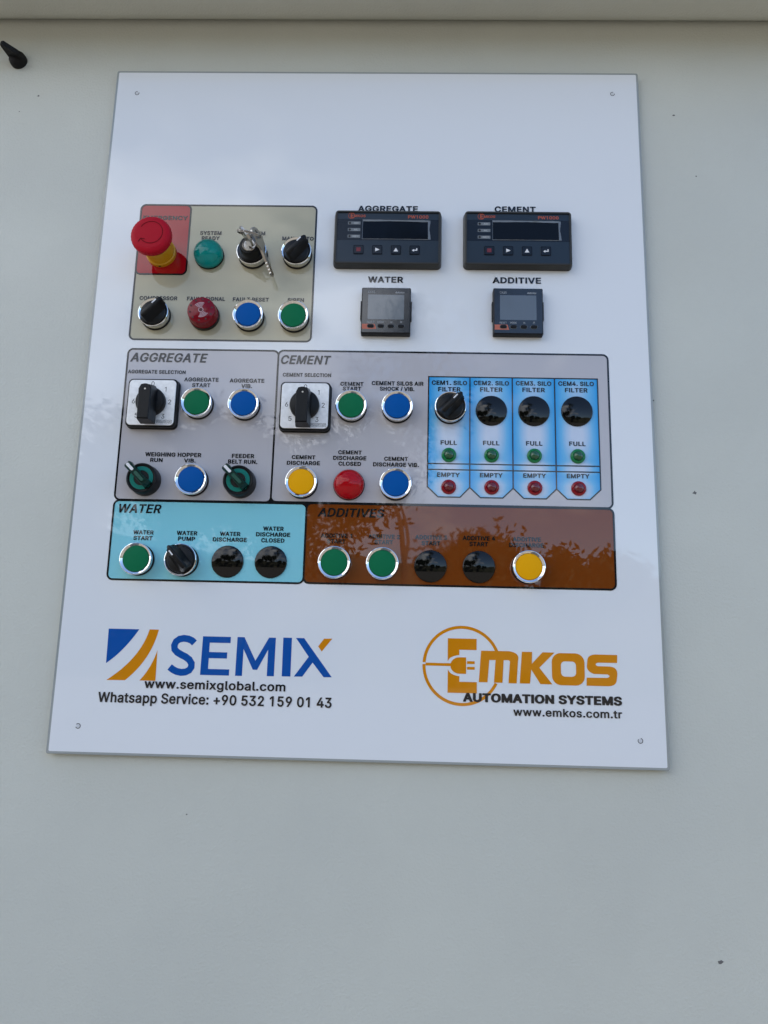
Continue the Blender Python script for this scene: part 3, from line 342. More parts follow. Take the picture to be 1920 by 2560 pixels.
bk~415~39,4 55,0 120,0 131,4 139,11 140,18 140,140 142,144 155,153 285,4 300,0 380,0 395,4 403,14 400,25 235,217 386,361 391,368 389,378 380,385 370,387 290,388 275,384 145,263 140,266 140,270 140,494 133,504 120,509 50,509 38,504 30,494 30,18 32,11
bl~219~104,2 140,-2 170,-1 200,7 206,12 209,19 195,75 190,79 180,83 145,83 140,96 140,495 135,503 120,509 50,509 35,502 30,492 30,96 32,72 40,47 56,26 80,10
bm~648~39,4 55,0 120,0 131,4 139,11 140,18 141,256 151,280 163,294 182,305 200,308 215,307 230,303 248,287 254,273 255,18 260,7 265,3 275,0 345,0 356,4 364,11 366,18 367,259 374,280 389,298 405,306 430,308 445,306 464,298 473,287 479,273 482,252 482,18 484,11 491,4 505,0 570,0 585,5 590,11 592,18 592,256 590,284 584,308 574,329 560,349 540,367 520,378 495,388 470,393 450,394 420,393 380,383 355,371 325,350 312,364 290,379 260,390 250,391 220,394 185,390 162,382 140,370 132,382 120,387 50,387 36,382 30,371 30,18 32,11
bn~444~39,4 55,0 120,0 131,4 139,11 140,18 142,249 150,273 165,291 190,304 210,307 233,305 250,298 259,291 267,280 275,259 278,235 278,18 280,11 290,2 305,0 370,1 380,4 386,11 388,18 388,242 386,270 381,298 368,326 355,343 340,358 315,375 290,384 260,391 230,392 200,390 170,382 140,368 132,382 125,386 115,388 50,387 40,384 33,378 30,371 30,18 32,11
bo~449~171,-4 211,-7 251,-4 286,4 321,19 347,38 373,66 390,94 402,122 410,154 413,192 410,231 402,262 389,294 371,322 348,346 321,366 286,382 251,390 211,392 171,390 136,381 101,364 76,345 50,318 34,294 22,266 14,231 11,192 14,154 23,119 35,91 51,65 76,39 106,18 136,5|191,80 176,84 156,98 142,115 134,129 124,171 122,192 124,210 133,252 152,283 166,295 181,303 196,307 211,308 231,306 247,301 259,294 271,284 282,269 297,231 300,213 300,171 297,150 282,115 261,92 246,83 231,79 211,77
bp~458~39,-130 55,-134 120,-133 131,-130 139,-123 140,-116 140,14 145,16 181,0 210,-6 235,-7 270,-5 300,3 335,19 361,38 384,63 400,91 412,122 419,154 422,192 420,231 413,262 401,294 381,325 361,346 339,364 305,381 270,390 235,392 205,391 185,387 165,381 140,366 133,381 125,386 115,388 50,387 35,381 31,374 30,-116 32,-123|205,80 193,84 172,98 160,112 151,129 141,168 140,217 144,238 151,259 158,273 170,287 180,295 195,303 210,307 225,308 245,306 259,301 279,287 291,273 306,234 310,213 310,171 300,133 291,115 280,101 265,89 250,82 225,78
br~290~39,4 55,0 120,0 131,4 139,11 140,18 140,238 144,263 158,284 180,299 210,304 250,301 260,303 268,308 272,319 272,378 265,387 255,391 215,393 190,391 165,384 140,373 130,383 115,388 50,387 40,384 33,378 30,371 30,18 32,11
bs~398~141,-4 183,-7 218,-6 248,-1 278,8 302,21 318,32 338,51 353,73 359,94 361,119 359,140 350,164 333,185 313,201 278,218 183,241 153,250 143,257 136,266 136,283 148,298 163,307 188,311 208,309 229,301 240,290 254,266 268,259 278,259 338,272 348,276 352,280 354,290 346,311 325,343 310,357 293,368 268,380 248,386 218,391 188,392 158,391 128,384 108,378 83,367 63,352 46,336 33,315 26,294 24,273 28,245 38,221 57,199 78,184 108,171 143,160 208,146 229,140 241,133 247,122 247,105 243,96 237,91 218,81 203,77 188,76 168,77 143,86 133,94 125,105 116,126 103,133 88,133 28,120 15,112 13,105 19,80 30,59 45,42 60,28 83,14 108,3
bt~258~134,0 172,-4 202,-2 232,6 238,10 241,17 230,70 226,77 217,82 207,84 177,81 162,82 156,87 153,108 153,304 212,306 227,311 232,322 232,371 227,381 217,386 153,389 152,459 145,469 132,473 62,473 50,469 42,459 42,389 2,387 -8,384 -16,378 -18,371 -18,322 -13,312 -3,307 42,304 42,101 46,73 56,49 77,24 102,9
bu~444~150,-1 185,-5 220,-2 250,7 275,19 280,16 286,6 300,0 370,1 380,4 386,9 388,16 388,370 385,379 375,386 365,388 300,388 287,384 280,377 278,370 277,142 267,114 250,95 230,84 205,80 185,83 175,86 160,96 149,111 142,128 140,153 140,370 139,377 130,385 115,388 50,387 39,384 32,377 30,370 30,146 31,118 38,90 50,63 63,44 81,27 105,13 122,6
bv~423~152,4 163,0 233,0 245,4 253,11 402,368 400,378 388,386 378,388 308,387 298,385 290,378 198,147 107,378 98,385 83,388 13,387 3,384 -4,378 -7,371 -5,364 142,14
bw~604~126,4 139,0 204,0 218,4 224,9 289,216 354,9 364,2 374,0 439,0 449,2 457,7 461,14 580,368 577,378 569,385 554,388 489,388 478,385 468,378 409,187 404,178 344,378 335,385 324,388 254,387 244,385 239,382 234,375 174,176 169,186 110,378 101,385 89,388 19,387 5,382 0,375 0,368 117,14
bx~413~7,4 22,0 92,0 107,4 115,11 172,88 192,120 270,11 277,4 292,0 367,0 377,2 385,7 389,14 386,25 256,196 381,364 382,375 372,385 357,388 287,388 272,384 266,378 217,312 197,281 192,278 123,378 117,384 102,388 27,388 17,385 11,382 6,375 7,364 130,200 0,25 -2,14
b ~207~
hA~529~-5,3 12,0 92,0 110,3 124,9 136,21 178,123 182,125 317,125 320,123 363,21 372,11 387,4 407,0 492,1 507,4 517,9 529,21 532,30 529,39 336,486 326,498 317,503 305,507 287,509 197,508 175,501 162,489 -32,36 -33,27 -28,17 -18,9|227,236 247,288 252,285 272,237 267,236
hE~466~41,3 62,0 392,0 407,2 417,5 427,10 436,18 440,30 440,84 433,96 417,105 407,108 392,110 182,110 180,114 180,198 182,202 377,202 392,205 402,210 416,222 419,231 419,285 413,297 397,307 387,310 372,312 187,312 182,313 180,315 180,396 182,399 392,399 412,403 427,411 433,417 437,426 436,483 427,497 417,503 407,506 387,509 57,509 42,506 32,503 17,492 12,480 12,30 15,21 19,15 27,9
hI~222~41,3 62,0 142,1 157,5 167,10 176,18 180,27 180,480 177,489 167,499 152,506 137,509 62,509 47,508 35,504 24,498 17,492 13,483 12,30 15,21 19,15 27,9
hM~683~41,3 62,0 137,1 157,6 173,18 177,30 177,175 179,168 182,164 250,21 257,12 272,4 292,0 362,0 382,5 396,12 403,21 472,170 474,165 474,30 476,21 481,15 497,5 507,2 522,0 602,1 621,6 632,13 638,21 641,30 641,480 638,489 633,495 619,504 607,507 592,509 492,509 477,507 467,504 453,495 446,486 327,224 207,486 200,495 182,505 172,508 157,509 57,509 37,505 22,497 15,489 12,480 12,30 15,21 19,15 27,9
hN~574~41,3 62,0 142,1 152,3 166,9 178,21 180,30 180,246 182,250 357,18 367,9 382,3 397,0 482,0 497,2 507,4 525,15 529,21 532,30 531,480 529,489 524,495 507,505 497,507 482,509 407,509 392,506 382,502 373,495 368,489 365,480 365,261 362,257 187,491 180,498 167,505 147,509 62,509 47,508 37,505 20,495 15,489 12,480 12,30 15,21 19,15 27,9
hO~584~237,-3 282,-6 337,-1 387,10 438,33 472,55 502,83 529,120 548,162 559,207 563,255 560,300 549,345 530,387 504,423 472,453 427,482 387,498 342,509 282,515 222,511 172,499 123,480 82,451 49,420 26,387 7,348 -4,303 -8,258 -4,207 6,162 27,120 53,84 86,54 127,28 172,9 217,-1|262,108 242,112 225,120 211,129 192,147 179,165 167,192 160,222 157,255 160,288 167,318 178,342 193,363 208,378 226,390 257,400 277,402 297,400 312,397 327,391 347,378 362,363 377,342 387,318 395,288 397,252 395,222 388,192 377,168 363,147 343,129 330,120 312,112 292,108
hS~495~181,-5 235,-8 280,-6 325,2 367,16 399,31 427,52 446,73 462,97 472,127 474,151 473,175 465,199 456,217 443,232 412,259 390,272 350,289 295,304 240,316 201,328 185,336 174,346 170,361 171,370 174,379 185,391 205,401 235,405 265,400 280,393 290,385 297,376 301,358 307,349 319,340 335,335 350,333 430,334 445,338 454,343 461,349 466,358 464,388 454,415 437,439 411,463 389,478 360,493 325,504 280,513 240,515 195,513 155,506 115,494 85,479 55,460 34,439 17,415 6,385 4,358 9,325 23,295 52,265 85,244 125,228 170,214 235,198 280,186 299,175 307,166 309,154 308,142 304,133 293,121 285,115 270,108 250,104 235,103 206,106 190,111 180,117 166,130 154,163 144,172 129,178 110,181 30,180 10,175 0,169 -6,163 -10,148 -6,121 4,97 21,70 42,49 73,28 105,13 145,1
hT~497~179,3 198,0 278,1 293,4 303,9 315,21 317,30 317,396 318,398 323,399 443,399 458,403 474,411 480,417 483,426 483,483 479,492 473,498 462,504 448,508 433,509 28,509 13,506 3,503 -7,497 -14,489 -17,480 -16,426 -13,417 -2,407 13,401 28,399 143,399 148,399 151,396 151,30 153,21 158,14 168,7
hU~568~215,-4 267,-7 317,-5 367,5 407,19 442,38 472,62 496,89 511,116 522,149 525,182 525,479 523,488 515,497 506,503 492,507 477,509 397,508 382,504 373,500 361,488 359,479 359,188 357,170 346,143 334,128 312,114 297,109 282,106 252,106 242,108 227,113 212,121 202,129 194,140 181,170 179,188 179,479 175,491 162,501 142,508 62,509 47,508 32,503 22,497 15,488 12,479 12,182 16,149 25,119 42,89 63,65 96,38 136,17 172,5
hY~521~189,3 212,0 292,1 302,3 314,9 326,21 329,30 329,207 521,471 523,483 518,492 507,501 492,507 477,509 392,509 377,507 362,501 351,492 247,347 242,351 140,492 127,502 117,506 102,509 12,509 -3,506 -13,503 -23,497 -31,489 -33,477 -30,468 161,207 161,27 165,18 171,12
h ~214~
p0~455~187,-2 226,-7 261,-3 296,7 326,26 349,48 371,80 385,112 397,152 405,201 407,256 405,306 398,350 386,395 370,430 346,464 323,484 300,499 261,512 231,516 191,512 161,503 130,484 104,459 83,430 67,395 55,350 48,306 46,256 48,201 56,152 68,112 81,82 104,48 131,23 156,8|201,56 181,65 164,77 151,92 136,117 126,142 117,177 113,211 111,256 113,291 117,330 126,365 135,390 150,415 166,433 181,445 201,453 226,456 251,453 272,445 291,430 303,415 319,390 336,330 342,256 340,216 336,177 328,147 318,117 302,92 289,77 271,64 251,56 226,54
p1~455~210,5 214,0 274,0 278,5 278,501 278,506 274,509 199,509 84,427 84,357 89,357 204,440 209,443 210,442
p2~455~62,5 67,0 387,0 391,5 391,55 387,61 167,61 162,61 159,64 268,179 337,257 365,298 373,318 379,337 383,372 381,397 374,422 362,445 347,465 330,481 307,497 277,508 227,516 197,513 167,507 142,496 119,481 102,465 84,442 73,417 66,392 64,362 67,359 127,360 134,397 152,427 172,443 187,450 222,456 257,452 277,443 293,432 306,417 313,402 317,387 318,367 314,342 309,327 280,283 62,50
p3~455~173,-2 217,-7 252,-5 307,11 335,28 357,47 372,67 385,92 392,117 395,142 393,172 384,201 370,226 355,246 337,261 312,276 282,287 232,292 229,296 372,456 374,459 374,504 372,509 72,509 68,504 68,454 72,448 277,448 284,445 156,301 155,251 157,246 202,246 252,239 276,231 303,211 316,191 326,162 326,127 322,112 312,94 290,72 262,60 237,54 197,55 166,63 152,69 137,80 120,102 111,132 107,135 47,135 42,132 47,102 56,77 68,58 87,38 107,22 132,10
p5~455~178,-2 218,-7 253,-4 283,3 308,14 334,33 354,53 368,73 383,102 390,137 392,187 388,211 381,231 362,266 333,299 298,321 273,330 253,333 213,334 178,327 137,306 153,446 158,448 367,449 368,504 363,509 98,509 94,504 65,256 68,251 128,244 153,260 188,272 218,275 253,269 278,257 301,236 313,218 324,182 326,162 324,142 319,122 310,102 293,81 278,69 258,59 243,55 203,55 188,58 163,70 138,94 131,107 123,133 59,132 61,107 69,82 80,63 96,43 118,24 138,12
p6~455~188,-2 227,-7 257,-4 287,4 312,15 337,33 355,53 369,72 380,97 389,127 391,157 389,187 382,216 372,241 357,262 339,281 317,296 267,313 222,315 186,306 322,504 322,509 252,509 248,504 109,301 90,266 69,211 63,187 64,132 71,102 84,72 98,53 122,28 146,13 167,3|217,53 192,58 177,65 162,76 151,87 139,107 129,137 128,177 133,196 142,216 152,230 172,248 207,262 242,262 262,257 282,246 292,239 310,216 320,196 323,182 324,137 320,122 312,103 292,76 262,58 242,53
pC~512~221,-2 268,-7 293,-6 343,6 363,13 383,24 421,53 437,72 461,112 474,157 473,163 408,163 388,117 367,92 343,75 328,68 298,59 268,57 238,59 213,66 183,81 163,96 145,117 127,147 114,182 108,211 105,251 108,296 115,330 126,360 143,389 163,412 187,430 208,441 238,450 268,452 313,446 343,434 378,405 394,380 408,345 473,345 474,350 470,370 459,400 438,436 422,454 383,485 363,496 318,511 268,516 223,511 183,500 148,483 118,459 93,432 69,395 51,350 42,306 38,256 42,201 51,157 70,112 92,77 118,49 145,28 183,8
pD~504~58,5 63,0 218,0 268,3 313,14 353,32 386,55 413,84 435,119 452,164 460,203 464,253 460,308 450,352 434,392 416,422 388,453 353,478 313,496 273,505 223,509 63,509 58,506|128,62 127,446 133,448 218,448 258,445 288,438 318,425 343,407 361,387 378,357 388,327 395,293 397,253 395,218 388,184 376,149 361,124 343,103 318,85 288,72 253,63 218,61
pE~421~58,5 63,0 373,0 377,5 377,55 373,61 133,61 127,64 128,226 353,227 357,233 357,283 353,288 128,288 127,446 133,448 368,448 374,451 373,508 63,509 58,506
pM~630~58,5 63,0 118,0 123,1 124,5 123,418 125,407 169,288 283,5 288,0 338,0 343,0 345,5 457,288 501,407 503,417 502,5 503,1 508,0 568,0 570,5 570,506 568,509 478,509 474,506 350,189 318,91 313,86 279,189 155,506 148,509 63,509 58,506
pO~535~221,-2 268,-7 308,-3 348,7 388,27 418,51 442,77 464,112 482,157 492,201 495,256 492,306 482,350 465,395 443,430 416,459 388,482 348,501 308,512 268,516 223,511 183,500 148,483 118,459 93,432 69,395 51,350 42,306 38,256 42,201 51,157 70,112 92,77 118,49 145,28 183,8|253,57 238,58 213,66 188,78 163,96 145,117 126,147 115,177 108,215 105,256 108,296 115,330 128,364 148,395 163,413 188,431 213,442 238,449 268,452 298,449 328,440 348,430 368,414 390,390 405,365 418,330 426,296 428,251 426,211 418,177 407,147 388,116 371,97 352,82 323,66 293,58
pR~451~58,5 63,0 123,0 127,5 128,195 243,197 248,192 353,0 428,0 429,5 317,208 333,215 354,228 380,253 393,273 403,296 409,322 411,347 409,382 403,407 392,432 376,456 358,472 333,489 303,500 273,506 238,509 63,509 58,506|128,257 128,448 258,447 298,436 323,417 333,402 342,372 342,332 333,303 323,288 313,279 283,263 258,258
pS~449~172,-4 221,-9 261,-7 296,1 326,12 351,26 373,46 400,85 408,115 409,160 403,185 397,199 386,214 361,239 346,249 311,266 211,295 166,311 141,327 123,348 117,373 119,388 123,403 132,418 141,428 166,444 186,451 206,454 226,455 256,452 281,445 301,434 319,418 328,403 336,376 401,376 403,378 400,403 391,428 379,447 362,467 341,484 316,498 291,507 261,514 226,516 196,514 166,508 136,497 111,483 91,468 76,451 60,423 52,398 50,373 55,338 66,311 86,286 111,267 146,251 296,203 321,188 339,165 344,140 342,125 336,108 326,93 314,80 286,64 246,54 221,53 186,56 151,69 125,90 115,105 106,137 101,140 41,140 36,135 40,110 49,85 62,61 79,41 101,23 126,10 156,-1
pT~451~191,5 195,0 255,0 259,5 259,446 265,448 415,448 419,451 419,456 419,506 415,509 35,509 30,506 30,451 35,448 185,448 191,446
pX~476~18,5 21,0 91,0 184,129 236,212 290,129 381,0 456,0 456,5 278,263 446,504 446,508 376,509 371,506 271,362 241,312 236,309 205,362 106,507 31,509 27,506 196,263 196,258
p ~189~
"""
GL = {}
for line in FONT_DATA.strip('\n').split('\n'):
    key, adv, rest = line.split('~')
    GL[key] = (int(adv), [[tuple(map(int, p.split(','))) for p in l.split()] for l in rest.split('|')] if rest else [])
CAP = 509.0
STYLES = {'black': 'k', 'heavy': 'h', 'bold': 'b', 'semi': 'b', 'plain': 'p'}
def text(mb, s, uc, vc, width, cap, style='black', w=0.0, shear=0.0):
    """adds a line of lettering centred on (uc, vc), fitted to a width and a cap height"""
    st = STYLES[style]; x = 0; glyphs = []
    for ch in s:
        adv, loops = GL[st + ch]
        if loops: glyphs.append([[(px + x, py) for px, py in l] for l in loops])
        x += adv
    xs = [p[0] for g in glyphs for l in g for p in l]
    x0, x1 = min(xs), max(xs)
    sx = width / (x1 - x0); sy = cap / CAP
    for g in glyphs:
        outs = [l for l in g if area(l) > 0]; holes = [l for l in g if area(l) <= 0]
        for o in outs:
            bx = (min(p[0] for p in o), max(p[0] for p in o), min(p[1] for p in o), max(p[1] for p in o))
            mine = [h for h in holes if bx[0] <= h[0][0] <= bx[1] and bx[2] <= h[0][1] <= bx[3]]
            mb.poly([[(uc + (px - (x0 + x1) / 2) * sx + shear * (py * sy - cap / 2), vc + py * sy - cap / 2) for px, py in l] for l in [o] + mine], w)
    return mb

# ------------------------------------------------------------------ the setting in front of the panel (seen only as reflections)
def sheet(name, x0, y0, x1, y1, z, m):
    me = bpy.data.meshes.new(name); me.from_pydata([(x0, y0, z), (x1, y0, z), (x1, y1, z), (x0, y1, z)], [], [(0, 1, 2, 3)]); me.materials.append(m)
    o = bpy.data.objects.new(name, me); COL.objects.link(o); o['kind'] = 'structure'; return o
GROUND = mat('gravel', (.15, .13, .10), .9); tint(GROUND, 3, (.10, .085, .065), (.19, .165, .13), 8)
sheet('ground', -400, -400, 400, 400, 0, GROUND)

# ------------------------------------------------------------------ cabinet
cab = root('control_cabinet', UC, 0, 'pale grey steel control cabinet with textured paint and an overhanging top lip', 'cabinet')
VB = -1330.0
m = MB()   # door face: slab 7 mm behind the print, front face at w = -7
m.loft([(rr(-330, VB, 870, 775, 3), -420), (rr(-330, VB, 870, 775, 3), -10), (rr(-327, VB + 3, 867, 772, 2), -7)], True, True)
m.v = [(x - UC, y, z) for x, y, z in m.v]
m.build('door', PAINT, cab)
# top lip: folded sheet, 90 mm deep, its rear edge rolled up in front of the door
prof = [(-6.0, 777), (-6.0, 764.6), (-4.2, 759.8), (-.8, 756.4), (2.6, 754.2), (6.2, 752.4), (9.6, 751.7), (13, 751.5), (40, 751.4), (80, 751.4), (83, 752.2), (84, 755.6), (84, 817), (-420, 837), (-420, 777)]
x0, x1 = -350 - UC, 890 - UC
vs = [(x0, v, w) for w, v in prof] + [(x1, v, w) for w, v in prof]; n = len(prof)
m = MB(); m.add(vs, [(i, i + n, (i + 1) % n + n, (i + 1) % n) for i in range(n)] + [tuple(range(n)), tuple(range(2 * n - 1, n - 1, -1))])
m.build('top_lip', PAINT, cab, ang=40)
random.seed(5)
for u, v, r in ((-85, 666.4, 1.5), (-103, 647.6, .9), (582.4, 647.4, 1.6), (548, 337.7, 1.4), (582.3, 248, 2.4), (581.5, -152.1, 2.8), (127, -48.3, 1.0), (601, 577.5, 1.0)):
    m = MB(); pts = [(u - UC + r * random.uniform(.35, 1.25) * math.cos(t * .785 + .3), v + r * random.uniform(.3, .9) * math.sin(t * .785 + .3)) for t in range(8)]
    m.poly([pts], -6.9)
    m.build('paint_chip', CHIP, cab)

# door latch
lat = root('door_latch', -110.5, 708.2, 'black plastic wing latch on the cabinet door near its upper left corner', 'latch', w=-7)
m = MB(); m.lathe([(9.6, 0), (9.7, 2), (9.2, 6), (7.5, 9), (5, 10.2), (0, 10.6)]); m.build('latch_base', RUBBER, lat)
m = MB()
fin = [(-8.5, 5), (-10.2, 21), (-9.6, 25), (-6.5, 26), (-1, 22), (6.5, 17), (8.6, 13), (8.5, 5)]
m.loft([([(s * .94, w) for s, w in fin], -2.6), (fin, -1.6), (fin, 1.6), ([(s * .94, w) for s, w in fin], 2.6)], True, True)
m.xform(Matrix.Rotation(math.radians(-16), 4, 'Z') @ Matrix.Rotation(math.radians(90), 4, 'X'))
m.build('latch_wing', RUBBER, lat, ang=50)
lat.scale = (.93, .93, .93)

# ------------------------------------------------------------------ the printed control panel
H = 691.6
pan = root('switchboard', 0, 0, 'white printed control panel sheet under clear acrylic screwed to the cabinet door', 'control panel')
m = MB(); m.lrr(0, 0, 545, H, 2.0, [(0, -5), (0, -.5), (.4, -.05)], True, True); m.build('acrylic_sheet', ACRYL, pan)
m = MB(); m.lrr(2.3, 2.3, 542.8, 689.4, 1.2, [(0, 0)]); m.build('white_print', WHITE, pan)
for (u, v, a) in ((23.4, 664.7, 40), (518.0, 666.7, 30), (26.5, 24.2, 160), (520.5, 24.4, 100)):
    m = MB(); m.poly([circ(u, v, 1.7, 24)], .05); f = m.build('mounting_hole', HOLEF, pan)
    m = MB(); arc = [math.radians(a + 40 + 300 * i / 28) for i in range(29)]
    m.poly([[(u + 2.35 * math.cos(t), v + 2.35 * math.sin(t)) for t in arc] + [(u + 1.75 * math.cos(t), v + 1.75 * math.sin(t)) for t in reversed(arc)]], .09)
    m.build('hole_rim', HOLEM, f)

def outline(mb, loop_fn, half, w):
    o = loop_fn(half); i = loop_fn(-half); n = len(o)
    mb.add([(x, y, w) for x, y in o] + [(x, y, w) for x, y in i], [(k, (k + 1) % n, (k + 1) % n + n, k + n) for k in range(n)])
SECT = {}
for u_, v_, hh_ in ((186.9, 230.0, 2.6), (220.7, 229.3, 2.6)):      # black ink filling the corners where sections meet
    m = MB(); m.poly([[(u_ - 3, v_ - hh_), (u_ + 3, v_ - hh_), (u_ + 3, v_ + hh_), (u_ - 3, v_ + hh_)]], .05)
    m.build('ink_joint', BLACK, pan)
def section(key, x0, y0, x1, y1, m, label, r=5.0, w=.1, bw=.030):
    b = MB(); b.lrr(x0 + .3, y0 + .3, x1 - .3, y1 - .3, r - .3, [(0, w)])
    s = b.build('printed_section', m, pan, label)
    b = MB(); outline(b, lambda h: rr(x0 - h, y0 - h, x1 + h, y1 + h, r + h), .88, w + .1 + bw); b.build('section_border', BLACK, s)
    SECT[key] = s; return s
section('main', 39.5, 389.8, 217.6, 535.2, TAUPE, 'taupe section printed around the emergency stop', bw=.0)
section('stop', 39.5, 459.1, 90.2, 535.2, REDP, 'red field printed behind the emergency stop', w=.16, bw=.03)
section('agg', 39.9, 229.6, 186.9, 379.8, GREYP, 'light grey section titled AGGREGATE', bw=.02)
section('cem', 186.9, 230.2, 503.6, 380.2, GREYP, 'light grey section titled CEMENT', bw=.05)
section('wat', 40.0, 154.8, 220.7, 228.9, AQUA, 'light blue section titled WATER', bw=.08)
section('add', 220.7, 155.2, 504.0, 229.6, BROWN, 'brown section titled ADDITIVES', bw=.11)

# the four silo drawings with their blue to white shading (a printed pattern)
SILO = bpy.data.materials.new('silo_print'); SILO.use_nodes = True
t = SILO.node_tree; b = bsdf(SILO); lk = t.links.new
b.inputs['Roughness'].default_value = .7; b.inputs['Specular IOR Level'].default_value = 0; b.inputs['Coat Weight'].default_value = 1; b.inputs['Coat Roughness'].default_value = .03; b.inputs['Coat IOR'].default_value = 1.53
bump(SILO, 14, .4, .0006, 1.0, 'Coat Normal'); rough_map(SILO, 11, .008, .032, 'Coat Roughness')
ob = N(t, 'ShaderNodeTexCoord'); sp_ = N(t, 'ShaderNodeSeparateXYZ'); lk(ob.outputs['Object'], sp_.inputs[0])
def MATH(op, a, bb=None, cl=False):
    n = N(t, 'ShaderNodeMath'); n.operation = op; n.use_clamp = cl
    for i, q in enumerate((a, bb)):
        if q is None: continue
        if isinstance(q, (int, float)): n.inputs[i].default_value = q
        else: lk(q, n.inputs[i])
    return n.outputs[0]
ax = MATH('DIVIDE', MATH('ABSOLUTE', sp_.outputs[0]), .0200)
side = MATH('SUBTRACT', 1.0, MATH('POWER', ax, 1.7), True)
yy = MATH('MULTIPLY', sp_.outputs[1], 1000.0)                        # millimetres above the silo drawing's foot
def hump(c, s):
    d = MATH('DIVIDE', MATH('SUBTRACT', yy, c), s)
    return MATH('POWER', 2.718, MATH('MULTIPLY', MATH('MULTIPLY', d, d), -1.0))
vert = MATH('ADD', MATH('ADD', hump(62, 36), hump(8, 11)), MATH('ADD', MATH('MULTIPLY', hump(29, 5), 1.0), MATH('MULTIPLY', hump(108, 15), .45)), True)
rp_ = N(t, 'ShaderNodeValToRGB')
rp_.color_ramp.elements[0].position = 0; rp_.color_ramp.elements[0].color = (.006, .31, .74, 1)
rp_.color_ramp.elements[1].position = .9; rp_.color_ramp.elements[1].color = (.54, .63, .78, 1)
e = rp_.color_ramp.elements.new(.42); e.color = (.14, .46, .78, 1)
lk(MATH('MULTIPLY', side, vert), rp_.inputs[0]); lk(rp_.outputs[0], b.inputs['Base Color'])
XS = (332.6, 372.0, 412.3, 452.4, 493.1); TOPV = 355.7; L1, L2, CV, BV = 269.8, 264.1, 247.4, 237.9
VX = ((342.7, 363.0), (381.9, 402.6), (421.9, 442.8), (462.1, 483.0))
SIL = []
for k in range(4):
    xc = (XS[k] + XS[k + 1]) / 2
    shp = [(XS[k] - xc, TOPV - BV), (XS[k] - xc, CV - BV), (VX[k][0] - xc, 0), (VX[k][1] - xc, 0), (XS[k + 1] - xc, CV - BV), (XS[k + 1] - xc, TOPV - BV)]
    m = MB(); m.poly([shp], .16); s = m.build('silo_graphic', SILO, pan, 'blue silo drawing captioned CEM%d. SILO' % (k + 1)); s.location = (xc * .001, BV * .001, 0)
    m = MB(); h = .6; w = .26 + .02 * k
    o = offset(shp, h, h); i = offset(shp, -h, -h)
    m.add([(x, y, w) for x, y in o] + [(x, y, w) for x, y in i], [(a, (a + 1) % 6, (a + 1) % 6 + 6, a + 6) for a in range(6)])
    hw = (XS[k + 1] - XS[k]) / 2
    for lv in (L1, L2): m.poly([[(-hw + h, lv - BV - h), (hw - h, lv - BV - h), (hw - h, lv - BV + h), (-hw + h, lv - BV + h)]], w)
    m.build('silo_outline', BLACK, s)
    SIL.append((s, xc))

def cap_on(parent, s, uc, vc, width, cap, style='black', shear=0.0, w=.42, m=None, name='caption', origin=(0, 0)):
    b = MB(); text(b, s, uc - origin[0], vc - origin[1], width, cap, style, w, shear)
    return b.build(name, m or BLACK, parent, 'lettering reading ' + s)
for s, u, v, wd, c in (('AGGREGATE', 289.3, 533.2, 60.3, 6.3), ('CEMENT', 416.7, 533.8, 41.0, 6.3), ('WATER', 288.8, 456.0, 34.6, 6.4), ('ADDITIVE', 417.6, 456.7, 47.4, 6.4)):
    cap_on(pan, s, u, v, wd, c)
cap_on(SECT['stop'], 'EMERGENCY', 64.8, 520.8, 45.4, 4.6)
for s, u, v, wd in (('SYSTEM', 112.1, 504.5, 21.6), ('READY', 112.3, 498.9, 18), ('SYSTEM', 156.3, 504.7, 21.4), ('START', 156.1, 499.1, 17.7), ('MAN-AUTO', 200.1, 499.4, 31.6), ('COMPRESSOR', 64.9, 433.3, 37.6), ('FAULT SIGNAL', 112.2, 433.3, 37.8), ('FAULT RESET', 156.6, 433.1, 35.6), ('SIREN', 201, 433.1, 16.2)):
    cap_on(SECT['main'], s, u, v, wd, 4.1)
cap_on(SECT['agg'], 'AGGREGATE', 80.4, 371.2, 74, 9.2, 'bold', .2, name='title')
for s, u, v, wd, c in (('AGGREGATE SELECTION', 69.6, 356.4, 56.2, 3.7), ('AGGREGATE', 113.6, 349.2, 33.4, 4), ('START', 113.8, 343.5, 17.8, 4), ('AGGREGATE', 157.8, 348.8, 33.5, 4), ('VIB.', 157.9, 343.3, 10.5, 4), ('WEIGHING HOPPER', 92.1, 273.9, 53.4, 4.1), ('RUN', 76.5, 268.4, 11.9, 3.9), ('VIB.', 108.3, 268.4, 11.1, 3.9), ('FEEDER', 158.5, 273.8, 21.2, 4), ('BELT RUN.', 158.5, 268.2, 27.8, 4)):
    cap_on(SECT['agg'], s, u, v, wd, c)
cap_on(SECT['cem'], 'CEMENT', 213.5, 370.9, 47.6, 8.9, 'bold', .2, name='title')
for s, u, v, wd, c in (('CEMENT SELECTION', 215.4, 355.5, 46.6, 3.7), ('CEMENT', 259.1, 347.1, 22.3, 3.9), ('START', 259.2, 342.4, 17.7, 3.8), ('CEMENT SILOS AIR', 302.8, 348.3, 49.6, 4.1), ('SHOCK / VIB.', 302.5, 342.8, 33.2, 4), ('CEMENT', 215.8, 273.6, 22.4, 3.8), ('DISCHARGE', 215.9, 268, 31.2, 3.9), ('CEMENT', 259.4, 279.1, 22.2, 3.8), ('DISCHARGE', 259.4, 273.6, 31.3, 3.9), ('CLOSED', 259.5, 268.1, 21.3, 3.9), ('CEMENT', 302.9, 273.6, 22.3, 3.8), ('DISCHARGE VIB.', 303, 268, 43, 3.9)):
    cap_on(SECT['cem'], s, u, v, wd, c)
